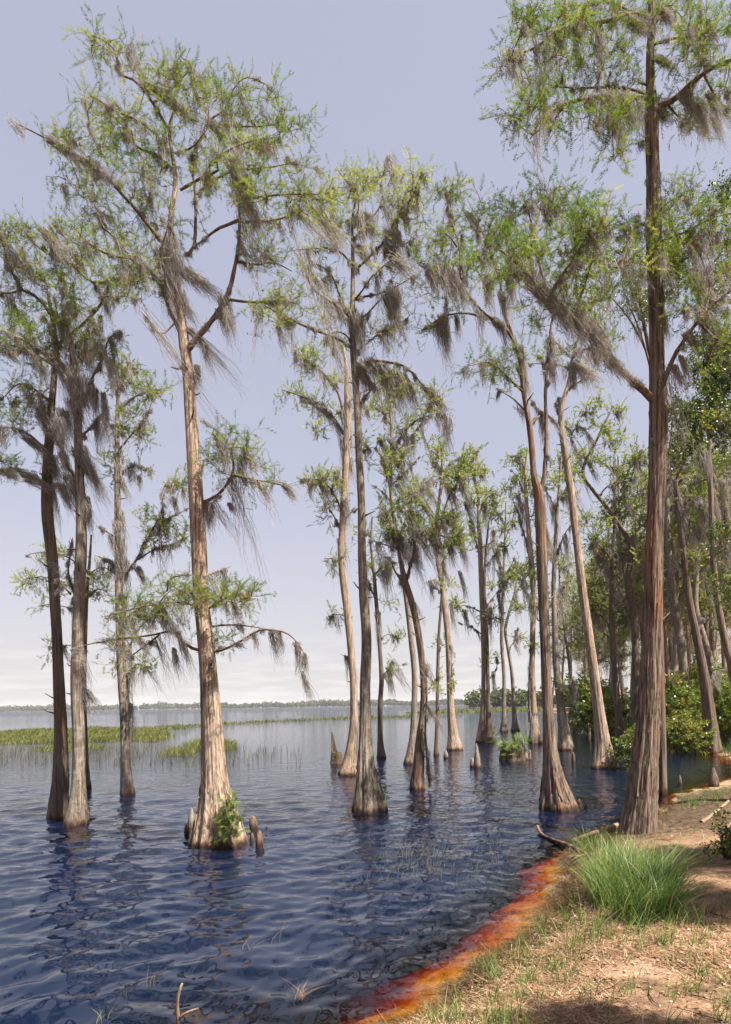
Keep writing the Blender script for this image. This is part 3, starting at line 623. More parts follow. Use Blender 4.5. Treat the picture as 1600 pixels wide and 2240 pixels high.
px_tree('cypress_tree', 'dark cypress with broad flared foot at the left edge, twin behind the paler trunk', 13.2,
    [(125, 1790, 48), (128, 1750, 41), (132, 1700, 35), (133, 1600, 28), (129, 1500, 24), (125, 1400, 22), (119, 1300, 22), (114, 1220, 24), (104, 1130, 25), (103, 1060, 23), (106, 990, 20), (112, 900, 15), (119, 820, 13), (122, 760, 12), (119, 720, 11), (108, 660, 8), (105, 640, 6)],
    [([(112, 690), (94, 664), (72, 644), (50, 634), (28, 598), (14, 560), (4, 500)], 9, -0.5),
     ([(120, 760), (160, 725), (184, 706), (216, 670), (225, 645), (203, 616), (176, 598), (140, 562), (97, 548), (67, 521), (62, 500)], 9, -0.6),
     ([(205, 618), (245, 612), (290, 604), (330, 610)], 4, 0.5), ([(225, 650), (262, 648), (300, 655)], 4, -0.4),
     ([(140, 562), (150, 530), (120, 500)], 4, 0.4), ([(50, 634), (10, 640), (-30, 620)], 5, 0.4),
     ([(105, 990), (70, 955), (40, 940), (5, 935)], 8, -0.6), ([(103, 1070), (70, 1045), (40, 1030), (0, 1028), (-40, 1020)], 9, -0.7), ([(112, 880), (75, 850), (40, 840), (10, 870)], 6, 0.6),
     ([(119, 800), (70, 770), (30, 755), (-20, 745)], 7, -0.5)],
    [(5, 480, 30, 32, 8), (20, 530, 38, 34, 10), (60, 590, 45, 30, 9), (90, 600, 40, 34, 10), (20, 620, 40, 30, 7), (105, 520, 50, 22, 9), (150, 505, 30, 22, 6), (150, 560, 40, 28, 8), (215, 610, 30, 25, 7), (280, 602, 36, 14, 8), (250, 640, 40, 16, 7), (300, 640, 28, 16, 4),
     (60, 680, 50, 28, 8), (130, 650, 34, 28, 7), (25, 760, 45, 25, 10), (70, 780, 45, 25, 10), (30, 740, 40, 20, 6), (60, 850, 45, 28, 11), (45, 885, 40, 20, 8), (20, 925, 30, 20, 5), (90, 900, 28, 20, 6), (30, 1015, 50, 9, 9), (85, 1020, 25, 9, 4), (10, 690, 20, 18, 4)],
    [(20, 540, 70, 620, .2), (40, 570, 90, 650, .16), (90, 500, 160, 590, .1), (10, 760, 50, 800, .1), (60, 760, 120, 850, .12), (225, 650, 245, 720, .05), (200, 700, 205, 770, .07), (218, 690, 222, 740, .04), (100, 900, 130, 990, .2), (110, 930, 150, 1000, .2), (60, 960, 110, 1010, .1), (0, 1030, 60, 1050, .1), (60, 1040, 130, 1090, .12), (110, 1000, 145, 1100, .14), (115, 1060, 125, 1180, .05)],
    bark='bark_dark', needle='needle', moss=1.2, moss_len=0.6, sides=48, rings=120, strips=140, seed=2, group=CG, wind=0.5, tint=(0.5, 0.24))
px_tree('cypress_tree', 'grey cypress draped in moss, front one of the twin trunks near the left edge', 12.4,
    [(166, 1807, 58), (168, 1780, 50), (171, 1745, 38), (172, 1690, 28), (172, 1600, 27), (168, 1500, 27), (170, 1400, 25), (173, 1300, 24), (177, 1220, 25), (178, 1130, 21), (174, 1040, 19), (171, 950, 18), (168, 860, 16), (160, 790, 13), (152, 720, 10), (148, 660, 6)],
    [([(170, 885), (145, 825), (118, 790), (85, 765), (45, 740), (0, 722)], 12, -0.6), ([(118, 790), (120, 740), (95, 690)], 5, 0.4),
     ([(171, 900), (200, 830), (222, 790), (240, 745), (262, 732)], 8, -0.6), ([(152, 720), (128, 690), (120, 650)], 5, -0.3), ([(160, 760), (185, 730), (200, 700)], 5, 0.4),
     ([(174, 1050), (148, 1020), (130, 970), (110, 930)], 12, -0.3), ([(172, 960), (205, 930), (230, 900)], 7, 0.4), ([(175, 1330), (160, 1290), (150, 1250), (160, 1180)], 9, 0.3), ([(155, 1300), (130, 1270), (118, 1230)], 5, 0.2)],
    [(160, 690, 34, 30, 13), (180, 740, 40, 32, 12), (165, 780, 45, 25, 9), (110, 760, 40, 25, 8), (60, 735, 45, 18, 8), (230, 760, 30, 28, 5), (250, 790, 22, 22, 3), (135, 640, 24, 18, 5), (200, 690, 24, 20, 5)],
    [(130, 800, 190, 900, .16), (150, 820, 190, 930, .16), (180, 830, 200, 920, .16), (165, 880, 190, 980, .16), (205, 850, 215, 940, .09), (212, 920, 222, 1010, .06), (228, 860, 238, 990, .06), (120, 920, 150, 1010, .14), (140, 900, 160, 980, .12), (170, 980, 245, 1130, .14), (180, 1010, 235, 1110, .12), (150, 1040, 170, 1130, .14), (165, 1060, 190, 1150, .14), (130, 1060, 165, 1140, .08), (185, 1090, 200, 1190, .08), (175, 1080, 205, 1160, .08),
     (172, 1250, 180, 1330, .09), (168, 1320, 172, 1420, .07), (240, 740, 255, 800, .05), (180, 1500, 215, 1590, .06), (190, 1510, 222, 1560, .04), (178, 1420, 195, 1520, .04), (150, 800, 175, 870, .15), (185, 760, 215, 850, .1)],
    bark='bark_grey', needle='needle', moss=2.2, moss_len=0.75, sides=48, rings=120, strips=140, seed=3, group=CG, wind=0.45, tint=(0.45, 0.22), coat=2)
px_tree('cypress_tree', 'slim half-hidden cypress behind the twin trunks near the left edge', 18.0,
    [(190, 1722, 22), (189, 1690, 15), (186, 1600, 11), (184, 1500, 10), (186, 1400, 10), (190, 1300, 8), (196, 1230, 6), (200, 1170, 4)],
    [([(186, 1350), (150, 1330), (110, 1325), (85, 1330)], 4, 1), ([(188, 1300), (140, 1275), (90, 1262), (50, 1270)], 4, 1.4), ([(192, 1250), (140, 1215), (80, 1208), (55, 1215)], 4, 1.2), ([(192, 1260), (220, 1240), (245, 1250)], 4, 0.6), ([(187, 1420), (150, 1412), (105, 1415)], 3, 1), ([(190, 1310), (215, 1290), (240, 1300)], 4, -.5)],
    [(80, 1212, 32, 12, 8), (70, 1262, 34, 14, 9), (120, 1275, 26, 12, 4), (225, 1255, 28, 22, 10), (205, 1290, 30, 18, 8), (110, 1330, 26, 8, 6), (115, 1415, 22, 7, 5), (230, 1310, 24, 14, 5), (55, 1290, 20, 8, 3), (150, 1215, 26, 12, 4)],
    bark='bark_dark', needle='needle_pale', moss=0.5, moss_len=0.4, sides=20, rings=50, seed=4, group=CG, tint=(0.7, 0.2))
px_tree('cypress_tree', 'thin moss-draped cypress between the twin trunks and the big pale tree', 16.6,
    [(280, 1742, 36), (278, 1715, 30), (275, 1670, 22), (273, 1600, 20), (272, 1540, 22), (266, 1460, 20), (263, 1370, 18), (260, 1280, 17), (258, 1180, 14), (257, 1080, 13), (256, 980, 11), (258, 880, 8), (262, 800, 5)],
    [([(264, 1270), (290, 1238), (315, 1195), (340, 1150), (357, 1118), (358, 1080), (372, 1050)], 7, -0.6), ([(300, 1225), (340, 1200), (380, 1188), (412, 1170)], 4, 0.6), ([(340, 1150), (380, 1130), (415, 1110)], 4, 0.5),
     ([(272, 1445), (290, 1400), (305, 1375), (330, 1350)], 6, 0.5), ([(274, 1480), (300, 1455), (325, 1460)], 4, -0.5), ([(256, 990), (285, 955), (310, 925), (325, 900)], 6, -0.5), ([(257, 900), (290, 870), (325, 855), (345, 850)], 6, 0.5), ([(256, 1050), (290, 1020), (325, 1025)], 4, 0.5), ([(258, 1180), (230, 1160), (215, 1150)], 5, -0.4), ([(255, 1240), (235, 1225), (205, 1215)], 4, 0.4), ([(258, 860), (272, 820), (285, 790)], 4, 0.2)],
    [(290, 860, 42, 26, 11), (330, 858, 18, 18, 4), (285, 800, 22, 26, 6), (255, 850, 28, 25, 5), (300, 920, 36, 30, 11), (275, 945, 28, 22, 8), (318, 945, 18, 18, 4), (270, 1010, 26, 18, 7), (310, 1025, 22, 9, 4), (240, 1030, 22, 14, 4), (370, 1070, 28, 18, 6), (395, 1062, 25, 12, 4), (340, 1135, 40, 22, 9), (380, 1150, 36, 20, 9), (395, 1180, 20, 14, 4), (340, 1180, 25, 15, 5), (300, 1455, 22, 6, 4), (250, 1455, 14, 5, 3), (250, 790, 25, 20, 4)],
    [(262, 1180, 270, 1290, .12), (265, 1220, 285, 1310, .14), (255, 1140, 262, 1250, .1), (268, 1300, 272, 1400, .1), (262, 1330, 265, 1430, .1), (265, 1430, 275, 1540, .12), (270, 1480, 280, 1600, .12), (285, 1540, 290, 1680, .06), (300, 1240, 325, 1300, .08), (320, 1350, 345, 1420, .06), (285, 1440, 300, 1530, .03), (305, 1040, 308, 1080, .07), (260, 1040, 290, 1130, .07), (240, 1170, 250, 1220, .05), (380, 1090, 392, 1130, .08), (262, 1120, 278, 1200, .08)],
    bark='bark_grey', needle='needle', moss=1.6, moss_len=0.65, sides=36, rings=90, strips=90, seed=5, group=CG, wind=0.6, tint=(0.6, 0.2), coat=1.5)
px_tree('cypress_tree', 'tall straight cypress with wide fluted foot and pale lichen, centre of the lake', 13.5,
    [(806, 1778, 90), (806, 1755, 80), (804, 1730, 66), (802, 1700, 52), (800, 1650, 38), (799, 1590, 28), (799, 1500, 25), (802, 1400, 23), (796, 1300, 21), (792, 1200, 18), (791, 1100, 17), (786, 1000, 16), (783, 920, 15), (779, 850, 15), (775, 780, 16), (772, 700, 14), (772, 640, 10), (772, 560, 8), (771, 490, 6), (776, 450, 5), (784, 410, 3)],
    [([(776, 655), (790, 640), (810, 610), (835, 585), (858, 567)], 5, -0.6), ([(776, 655), (800, 648), (829, 643), (867, 626), (903, 606)], 6, 0.6), ([(776, 720), (788, 700), (805, 686), (834, 655), (860, 632)], 6, -0.5),
     ([(774, 595), (791, 578), (827, 543), (838, 531), (852, 505), (865, 481), (881, 467), (900, 434), (912, 405), (924, 372)], 7, -0.6), ([(772, 525), (790, 505), (805, 486), (834, 443), (836, 395), (848, 346)], 5, 0.6),
     ([(776, 500), (784, 462), (784, 422), (762, 398), (742, 375)], 4, -0.6), ([(772, 578), (740, 547), (698, 541), (655, 543)], 5, -0.7), ([(772, 700), (760, 688), (727, 662), (691, 638), (676, 612)], 7, -0.6),
     ([(764, 690), (745, 650), (722, 595), (679, 574)], 5, 0.7), ([(773, 765), (750, 746), (727, 736), (667, 712), (620, 690), (560, 655)], 8, -0.9), ([(776, 775), (800, 752), (845, 719), (893, 695)], 5, 0.6),
     ([(778, 800), (815, 790), (860, 793), (895, 806), (930, 845), (985, 915)], 8, -0.8), ([(775, 760), (760, 735), (735, 725), (715, 738)], 4, -0.4), ([(900, 434), (870, 470), (905, 480), (925, 460)], 3, 0.5), ([(838, 531), (870, 540), (910, 520)], 4, 0.6), ([(788, 1110), (770, 1120), (758, 1135)], 4, -0.3), ([(790, 880), (815, 850), (835, 830)], 6, 0.5)],
    [(848, 372, 28, 22, 7), (820, 390, 36, 24, 9), (765, 392, 36, 22, 10), (740, 415, 36, 28, 10), (800, 425, 40, 28, 9), (880, 400, 34, 28, 9), (918, 385, 24, 26, 7), (900, 450, 36, 30, 9), (850, 450, 40, 30, 9), (720, 470, 34, 34, 9), (760, 500, 40, 28, 8), (830, 500, 40, 26, 8), (900, 510, 34, 24, 7),
     (690, 530, 34, 24, 7), (660, 570, 36, 28, 7), (880, 560, 34, 26, 6), (700, 600, 34, 25, 7), (650, 630, 40, 22, 6), (730, 620, 30, 20, 4), (900, 620, 25, 22, 6), (820, 600, 30, 20, 4), (690, 690, 36, 20, 7), (640, 700, 45, 12, 5), (740, 690, 28, 16, 4), (850, 690, 30, 18, 5), (880, 740, 26, 28, 5), (830, 740, 36, 22, 7), (720, 745, 28, 16, 5), (590, 660, 40, 12, 4), (900, 840, 34, 20, 6), (950, 880, 28, 16, 5), (830, 820, 36, 18, 5)],
    [(800, 470, 830, 540, .1), (785, 470, 800, 560, .1), (780, 540, 815, 600, .14), (850, 545, 890, 620, .13), (870, 560, 895, 610, .08), (865, 500, 880, 560, .07), (850, 635, 870, 700, .14), (862, 640, 880, 690, .12), (840, 650, 895, 780, .06), (870, 690, 880, 740, .06), (785, 690, 795, 800, .14), (770, 700, 785, 790, .12), (800, 790, 850, 850, .16), (830, 800, 860, 900, .16), (850, 810, 900, 930, .12), (790, 820, 830, 880, .12), (880, 820, 920, 920, .08), (930, 850, 1000, 925, .05), (770, 680, 782, 760, .12), (735, 660, 760, 720, .08), (680, 600, 720, 660, .06), (790, 800, 800, 870, .1), (690, 465, 770, 570, .08)],
    bark='bark_grey', needle='needle_pale', moss=1.0, moss_len=0.65, sides=64, rings=170, flute=0.2, strips=200, seed=6, group=CG, tint=(0.6, 0.2), leaf=0.8, spray=0.22)
px_tree('cypress_tree', 'cypress with smooth pale flared foot just behind the central fluted tree', 20.6,
    [(760, 1697, 50), (764, 1675, 38), (769, 1640, 27), (774, 1590, 20), (774, 1500, 16), (768, 1420, 16), (760, 1340, 17), (752, 1270, 18), (747, 1210, 16), (750, 1140, 15), (756, 1040, 16), (760, 940, 17), (760, 860, 14), (758, 800, 9), (752, 760, 5)],
    [([(757, 930), (740, 860), (715, 825), (690, 800), (648, 772)], 8, -0.6), ([(752, 950), (722, 905), (690, 880), (655, 865), (618, 853)], 9, 0.6), ([(752, 1130), (735, 1088), (705, 1052), (650, 1045)], 7, -0.6), ([(748, 1160), (728, 1125), (712, 1105)], 5, 0.5), ([(762, 880), (790, 860), (830, 850)], 6, 0.9), ([(750, 1230), (730, 1222), (708, 1222)], 3, -0.3), ([(770, 1350), (740, 1345), (715, 1352)], 3, .5), ([(770, 1440), (745, 1432)], 3, .5)],
    [(690, 790, 36, 24, 9), (655, 780, 26, 18, 6), (720, 820, 26, 22, 5), (640, 858, 28, 13, 7), (690, 870, 36, 20, 7), (725, 900, 22, 22, 4), (705, 930, 25, 20, 5), (690, 1035, 36, 18, 8), (655, 1052, 22, 12, 5), (730, 1055, 25, 20, 5), (722, 1120, 20, 25, 8), (735, 1352, 24, 7, 4), (720, 1230, 16, 6, 2), (730, 760, 28, 18, 5)],
    [(700, 885, 745, 950, .12), (680, 875, 720, 915, .1), (755, 900, 768, 1000, .1), (750, 960, 760, 1060, .1), (765, 1000, 775, 1080, .06), (700, 1050, 730, 1110, .12), (755, 1090, 765, 1180, .08), (745, 1180, 752, 1280, .1), (735, 1030, 750, 1100, .1)],
    bark='bark_tan', needle='needle_pale', moss=1.1, moss_len=0.7, sides=40, rings=100, strips=100, seed=7, group=CG, tint=(0.45, 0.22))
px_tree('cypress_tree', 'slim leaning cypress with mossy yellow-green foot right of the central tree', 27.0,
    [(835, 1660, 26), (834, 1645, 20), (832, 1610, 13), (832, 1540, 11), (835, 1490, 11), (832, 1430, 9), (827, 1360, 9), (822, 1300, 9), (818, 1250, 7), (812, 1190, 5), (815, 1130, 4)],
    [([(833, 1480), (850, 1465), (858, 1450)], 4, .4), ([(822, 1310), (805, 1270), (800, 1230)], 4, .5), ([(818, 1260), (840, 1235), (850, 1230)], 5, -.5), ([(828, 1400), (850, 1388), (870, 1395)], 3, .3)],
    [(800, 1240, 24, 16, 5), (840, 1225, 22, 14, 5), (865, 1395, 14, 7, 3), (850, 1320, 18, 8, 3), (815, 1170, 26, 20, 6), (855, 1460, 14, 6, 3)],
    [(848, 1235, 852, 1310, .12), (835, 1232, 845, 1300, .1), (850, 1460, 862, 1530, .08), (826, 1340, 832, 1430, .1)],
    bark='bark_dark', needle='needle_pale', moss=1.5, moss_len=0.8, sides=24, rings=60, seed=8, group=CG)
px_tree('cypress_tree', 'crooked reddish cypress leaning left with a cut-off fork and thin side stem', 16.8,
    [(914, 1730, 40), (914, 1710, 34), (916, 1680, 28), (920, 1620, 22), (927, 1560, 18), (928, 1500, 16), (922, 1430, 15), (912, 1365, 15), (899, 1310, 15), (888, 1275, 14), (884, 1255, 10), (880, 1235, 6)],
    [([(889, 1272), (896, 1245), (904, 1215), (912, 1180), (935, 1160), (970, 1150)], 10, -0.5), ([(885, 1275), (866, 1252), (856, 1228), (840, 1217)], 6, -0.4), ([(880, 1240), (870, 1190), (850, 1150), (835, 1130)], 7, 0.5), ([(912, 1180), (900, 1140), (880, 1110)], 5, -0.6), ([(935, 1160), (980, 1175), (1020, 1170)], 5, 0.5), ([(872, 1200), (840, 1190), (812, 1180)], 4, -0.6), ([(880, 1110), (910, 1080), (940, 1050)], 5, .5),
     ([(941, 1722), (939, 1690), (934, 1640), (931, 1600), (933, 1520), (932, 1460)], 9, -0.5)],
    [(860, 1120, 40, 26, 12), (840, 1160, 30, 24, 8), (900, 1105, 36, 24, 9), (950, 1145, 50, 18, 16), (1005, 1165, 30, 26, 12), (920, 1170, 40, 24, 8), (870, 1190, 36, 24, 8), (1015, 1200, 18, 22, 5), (960, 1190, 36, 18, 6), (880, 1075, 26, 18, 6)],
    [(900, 1180, 925, 1260, .14), (920, 1165, 950, 1250, .14), (885, 1190, 915, 1270, .14), (940, 1160, 975, 1250, .12), (870, 1170, 900, 1250, .12), (1000, 1180, 1030, 1260, .08), (980, 1180, 1000, 1260, .08), (880, 1260, 890, 1310, .08), (930, 1100, 960, 1160, .1), (850, 1150, 880, 1220, .1), (840, 1120, 870, 1180, .08), (970, 1230, 980, 1290, .05), (895, 1300, 935, 1390, .05)],
    bark='bark_red', needle='needle', moss=1.6, moss_len=0.8, sides=40, rings=110, strips=100, seed=9, group=CG, tint=(0.5, 0.25), wind=1.3)
px_tree('cypress_tree', 'straight grey cypress partly hidden behind the crooked reddish one', 24.0,
    [(897, 1672, 34), (900, 1650, 27), (904, 1610, 18), (907, 1540, 14), (907, 1470, 13), (900, 1400, 13), (893, 1340, 12), (882, 1260, 11), (870, 1180, 10), (858, 1100, 9), (854, 1040, 8), (857, 985, 7), (856, 920, 6), (852, 860, 5), (848, 800, 4)],
    [([(857, 995), (880, 950), (905, 925), (930, 912), (975, 900)], 6, -0.6), ([(857, 1000), (890, 965), (915, 935), (925, 925)], 4, .6), ([(855, 1040), (835, 1000), (820, 980), (797, 985)], 5, .6), ([(856, 930), (835, 900), (815, 890)], 5, -.5), ([(858, 1060), (890, 1030), (918, 1000)], 5, .7), ([(852, 880), (880, 850), (905, 840)], 5, .6), ([(870, 1180), (890, 1130), (900, 1080)], 5, .6), ([(858, 1100), (830, 1070), (812, 1060)], 4, -.5)],
    [(850, 900, 45, 28, 10), (900, 910, 40, 18, 7), (955, 890, 40, 16, 8), (930, 860, 36, 20, 6), (880, 850, 36, 22, 7), (825, 960, 30, 25, 7), (870, 960, 40, 28, 9), (900, 1010, 40, 25, 9), (830, 1020, 30, 25, 6), (850, 1050, 36, 20, 6), (800, 900, 22, 25, 5), (930, 1060, 36, 20, 7)],
    [(855, 960, 890, 1020, .15), (865, 1000, 900, 1070, .15), (880, 940, 910, 1020, .1), (840, 1010, 870, 1090, .12), (870, 1060, 900, 1120, .12), (830, 960, 860, 1020, .1)],
    bark='bark_grey', needle='needle_pale', moss=1.5, moss_len=0.9, sides=32, rings=90, seed=10, group=CG, wind=1.3)
px_tree('cypress_tree', 'pencil-thin straight cypress pole between the crooked tree and a flared one', 28.0,
    [(955, 1652, 15), (955, 1630, 10), (957, 1560, 8), (958, 1480, 8), (960, 1400, 7), (964, 1340, 6), (968, 1280, 5), (970, 1230, 4)],
    [([(957, 1500), (945, 1490), (935, 1488)], 3, .3), ([(958, 1420), (972, 1410), (985, 1415)], 3, .3), ([(966, 1300), (950, 1280), (940, 1262)], 3, .4)],
    [(945, 1490, 18, 6, 4), (975, 1410, 12, 6, 2), (950, 1270, 22, 14, 4), (960, 1500, 14, 5, 3)],
    [(940, 1270, 950, 1320, .08), (985, 1410, 990, 1450, .04)],
    bark='bark_dark', needle='needle_pale', moss=1.0, moss_len=0.6, sides=16, rings=40, seed=11, group=CG)
px_tree('cypress_tree', 'pale cypress with bell-shaped foot, right of the pencil-thin pole', 31.0,
    [(995, 1642, 42), (994, 1625, 34), (991, 1600, 24), (987, 1550, 17), (984, 1480, 14), (981, 1400, 14), (974, 1330, 14), (967, 1270, 13), (958, 1220, 11), (955, 1150, 9), (962, 1090, 8), (968, 1040, 6), (966, 980, 4)],
    [([(958, 1180), (975, 1110), (990, 1075), (1010, 1050), (1025, 1040)], 7, -.6), ([(962, 1240), (985, 1200), (992, 1150), (990, 1100)], 6, .6), ([(957, 1170), (935, 1120), (925, 1080)], 6, -.5), ([(968, 1040), (990, 1010), (1020, 1000)], 4, .4), ([(966, 1000), (945, 985), (930, 960)], 4, .5)],
    [(960, 980, 34, 18, 8), (935, 970, 22, 14, 4), (985, 1010, 36, 22, 9), (1020, 1030, 25, 22, 7), (950, 1040, 36, 24, 8), (1000, 1060, 30, 20, 6), (920, 1060, 25, 20, 5), (975, 1090, 30, 20, 5), (1030, 1065, 20, 22, 4), (990, 1490, 14, 5, 3), (1010, 1130, 22, 18, 4)],
    [(950, 1010, 985, 1080, .15), (970, 1050, 995, 1120, .15), (930, 1060, 970, 1140, .15), (990, 1080, 1010, 1140, .1), (985, 1320, 995, 1390, .08), (960, 1180, 985, 1260, .12), (940, 1170, 965, 1240, .12), (1010, 1060, 1040, 1130, .1)],
    bark='bark_tan', needle='needle_pale', moss=1.6, moss_len=1.0, sides=32, rings=80, seed=12, group=CG, wind=1.3)
px_tree('cypress_tree', 'left and paler of two cypresses standing with their feet touching', 37.0,
    [(1051, 1626, 28), (1053, 1605, 20), (1056, 1560, 12), (1058, 1500, 10), (1058, 1400, 11), (1054, 1300, 11), (1051, 1200, 11), (1048, 1140, 9), (1047, 1090, 7), (1040, 1040, 5), (1045, 990, 4)],
    [([(1048, 1120), (1060, 1095), (1080, 1080), (1095, 1082)], 6, .6), ([(1048, 1110), (1020, 1080), (1005, 1070)], 6, .6), ([(1042, 1060), (1030, 1020), (1045, 985), (1058, 978)], 4, .5), ([(1057, 1390), (1030, 1370), (1005, 1365)], 3, .5), ([(1055, 1340), (1020, 1325), (998, 1328)], 3, -.5), ([(1052, 1220), (1040, 1180), (1030, 1140)], 5, .5), ([(1050, 1200), (1075, 1185), (1085, 1160)], 5, .5)],
    [(1045, 985, 18, 14, 5), (1025, 1030, 25, 20, 6), (1055, 1050, 22, 20, 5), (1080, 1085, 26, 14, 6), (1015, 1075, 20, 14, 4), (1045, 1095, 25, 12, 4), (1015, 1328, 24, 8, 6), (1040, 1358, 26, 8, 5), (1085, 1110, 20, 12, 4)],
    [(1060, 1095, 1062, 1170, .14), (1030, 1140, 1045, 1210, .14), (1020, 1100, 1040, 1160, .12), (1015, 1335, 1030, 1400, .12), (1005, 1250, 1025, 1330, .08), (1080, 1160, 1078, 1210, .1)],
    bark='bark_tan', needle='needle_pale', moss=1.5, moss_len=1.0, sides=24, rings=70, seed=13, group=CG)
px_tree('cypress_tree', 'right and darker of two cypresses standing with their feet touching', 36.0,
    [(1070, 1624, 28), (1070, 1605, 20), (1069, 1560, 12), (1068, 1500, 9), (1066, 1420, 9), (1062, 1340, 9), (1060, 1270, 7), (1064, 1200, 5), (1070, 1140, 4)],
    [([(1068, 1490), (1085, 1465), (1090, 1440)], 4, .4), ([(1062, 1330), (1085, 1300), (1095, 1290)], 4, .4), ([(1062, 1240), (1085, 1210), (1090, 1190)], 4, -.4)],
    [(1090, 1450, 12, 12, 4), (1085, 1345, 22, 14, 6), (1095, 1285, 20, 14, 5), (1085, 1190, 20, 14, 4), (1070, 1130, 20, 14, 4)],
    [(1080, 1470, 1085, 1540, .08), (1090, 1300, 1100, 1370, .08), (1072, 1330, 1075, 1420, .1)],
    bark='bark_dark', needle='needle_pale', moss=1.5, moss_len=1.0, sides=24, rings=60, seed=14, group=CG)
px_tree('cypress_tree', 'slender distant cypress, left of a pair forking from the same gap', 50.0,
    [(1103, 1602, 24), (1103, 1588, 16), (1103, 1560, 10), (1103, 1480, 8), (1098, 1400, 8), (1100, 1330, 7), (1102, 1270, 7), (1104, 1210, 5), (1106, 1150, 4), (1107, 1100, 3)],
    [([(1101, 1270), (1090, 1230), (1080, 1200)], 5, .5), ([(1102, 1260), (1118, 1240), (1125, 1220)], 5, -.5), ([(1104, 1180), (1120, 1150), (1130, 1140)], 4, .5), ([(1105, 1150), (1090, 1120), (1080, 1115)], 4, .5)],
    [(1105, 1110, 22, 14, 6), (1085, 1120, 18, 14, 4), (1125, 1140, 18, 14, 4), (1110, 1160, 20, 14, 4), (1085, 1290, 18, 10, 4), (1120, 1280, 18, 16, 5), (1080, 1200, 12, 10, 3)],
    [(1090, 1200, 1095, 1250, .2), (1120, 1240, 1125, 1290, .15)],
    bark='bark_grey', needle='needle_pale', moss=1.5, moss_len=1.1, sides=20, rings=50, seed=15, group=CG)
px_tree('cypress_tree', 'slender distant cypress, right of a pair, bending toward its left neighbour', 51.0,
    [(1128, 1600, 26), (1127, 1585, 16), (1125, 1555, 10), (1121, 1480, 8), (1112, 1420, 7), (1106, 1380, 7), (1114, 1340, 6), (1128, 1290, 5), (1134, 1230, 4)],
    [([(1112, 1420), (1128, 1400), (1134, 1375)], 4, .4), ([(1125, 1300), (1140, 1280), (1150, 1270)], 3, .4)],
    [(1135, 1240, 18, 16, 5), (1140, 1330, 18, 14, 5), (1130, 1390, 14, 10, 3), (1150, 1280, 14, 10, 3)],
    [(1130, 1380, 1135, 1430, .15), (1128, 1300, 1135, 1360, .15)],
    bark='bark_grey', needle='needle_pale', moss=1.6, moss_len=1.1, sides=20, rings=50, seed=16, group=CG)
px_tree('cypress_tree', 'double-stemmed cypress with squat fluted foot left of the big fluted trunk', 35.0,
    [(1171, 1630, 38), (1171, 1610, 30), (1169, 1580, 20), (1167, 1530, 14), (1165, 1460, 12), (1166, 1380, 12), (1168, 1310, 12), (1162, 1220, 12), (1156, 1150, 10), (1152, 1090, 8), (1150, 1030, 6), (1155, 980, 4)],
    [([(1160, 1580), (1158, 1500), (1160, 1440), (1163, 1400)], 10, -.3), ([(1160, 1210), (1145, 1160), (1135, 1120), (1120, 1090)], 6, .5), ([(1152, 1090), (1135, 1050), (1120, 1030)], 5, -.5), ([(1166, 1330), (1150, 1290), (1140, 1270)], 5, -.5), ([(1150, 1030), (1135, 1000), (1120, 1000)], 4, .5)],
    [(1130, 1005, 24, 16, 6), (1150, 990, 22, 14, 5), (1140, 1045, 30, 20, 7), (1115, 1075, 18, 12, 4), (1150, 1085, 24, 16, 5), (1155, 1245, 26, 14, 9), (1140, 1265, 22, 12, 7), (1165, 1130, 18, 16, 4), (1165, 1330, 22, 12, 5), (1175, 1420, 14, 16, 4)],
    [(1140, 1100, 1150, 1170, .2), (1130, 1080, 1150, 1130, .15), (1155, 1180, 1165, 1250, .2), (1160, 1300, 1165, 1370, .15)],
    bark='bark_tan', needle='needle_pale', moss=1.6, moss_len=1.0, sides=28, rings=70, seed=17, group=CG, tint=(0.4, 0.2), flute=.25)
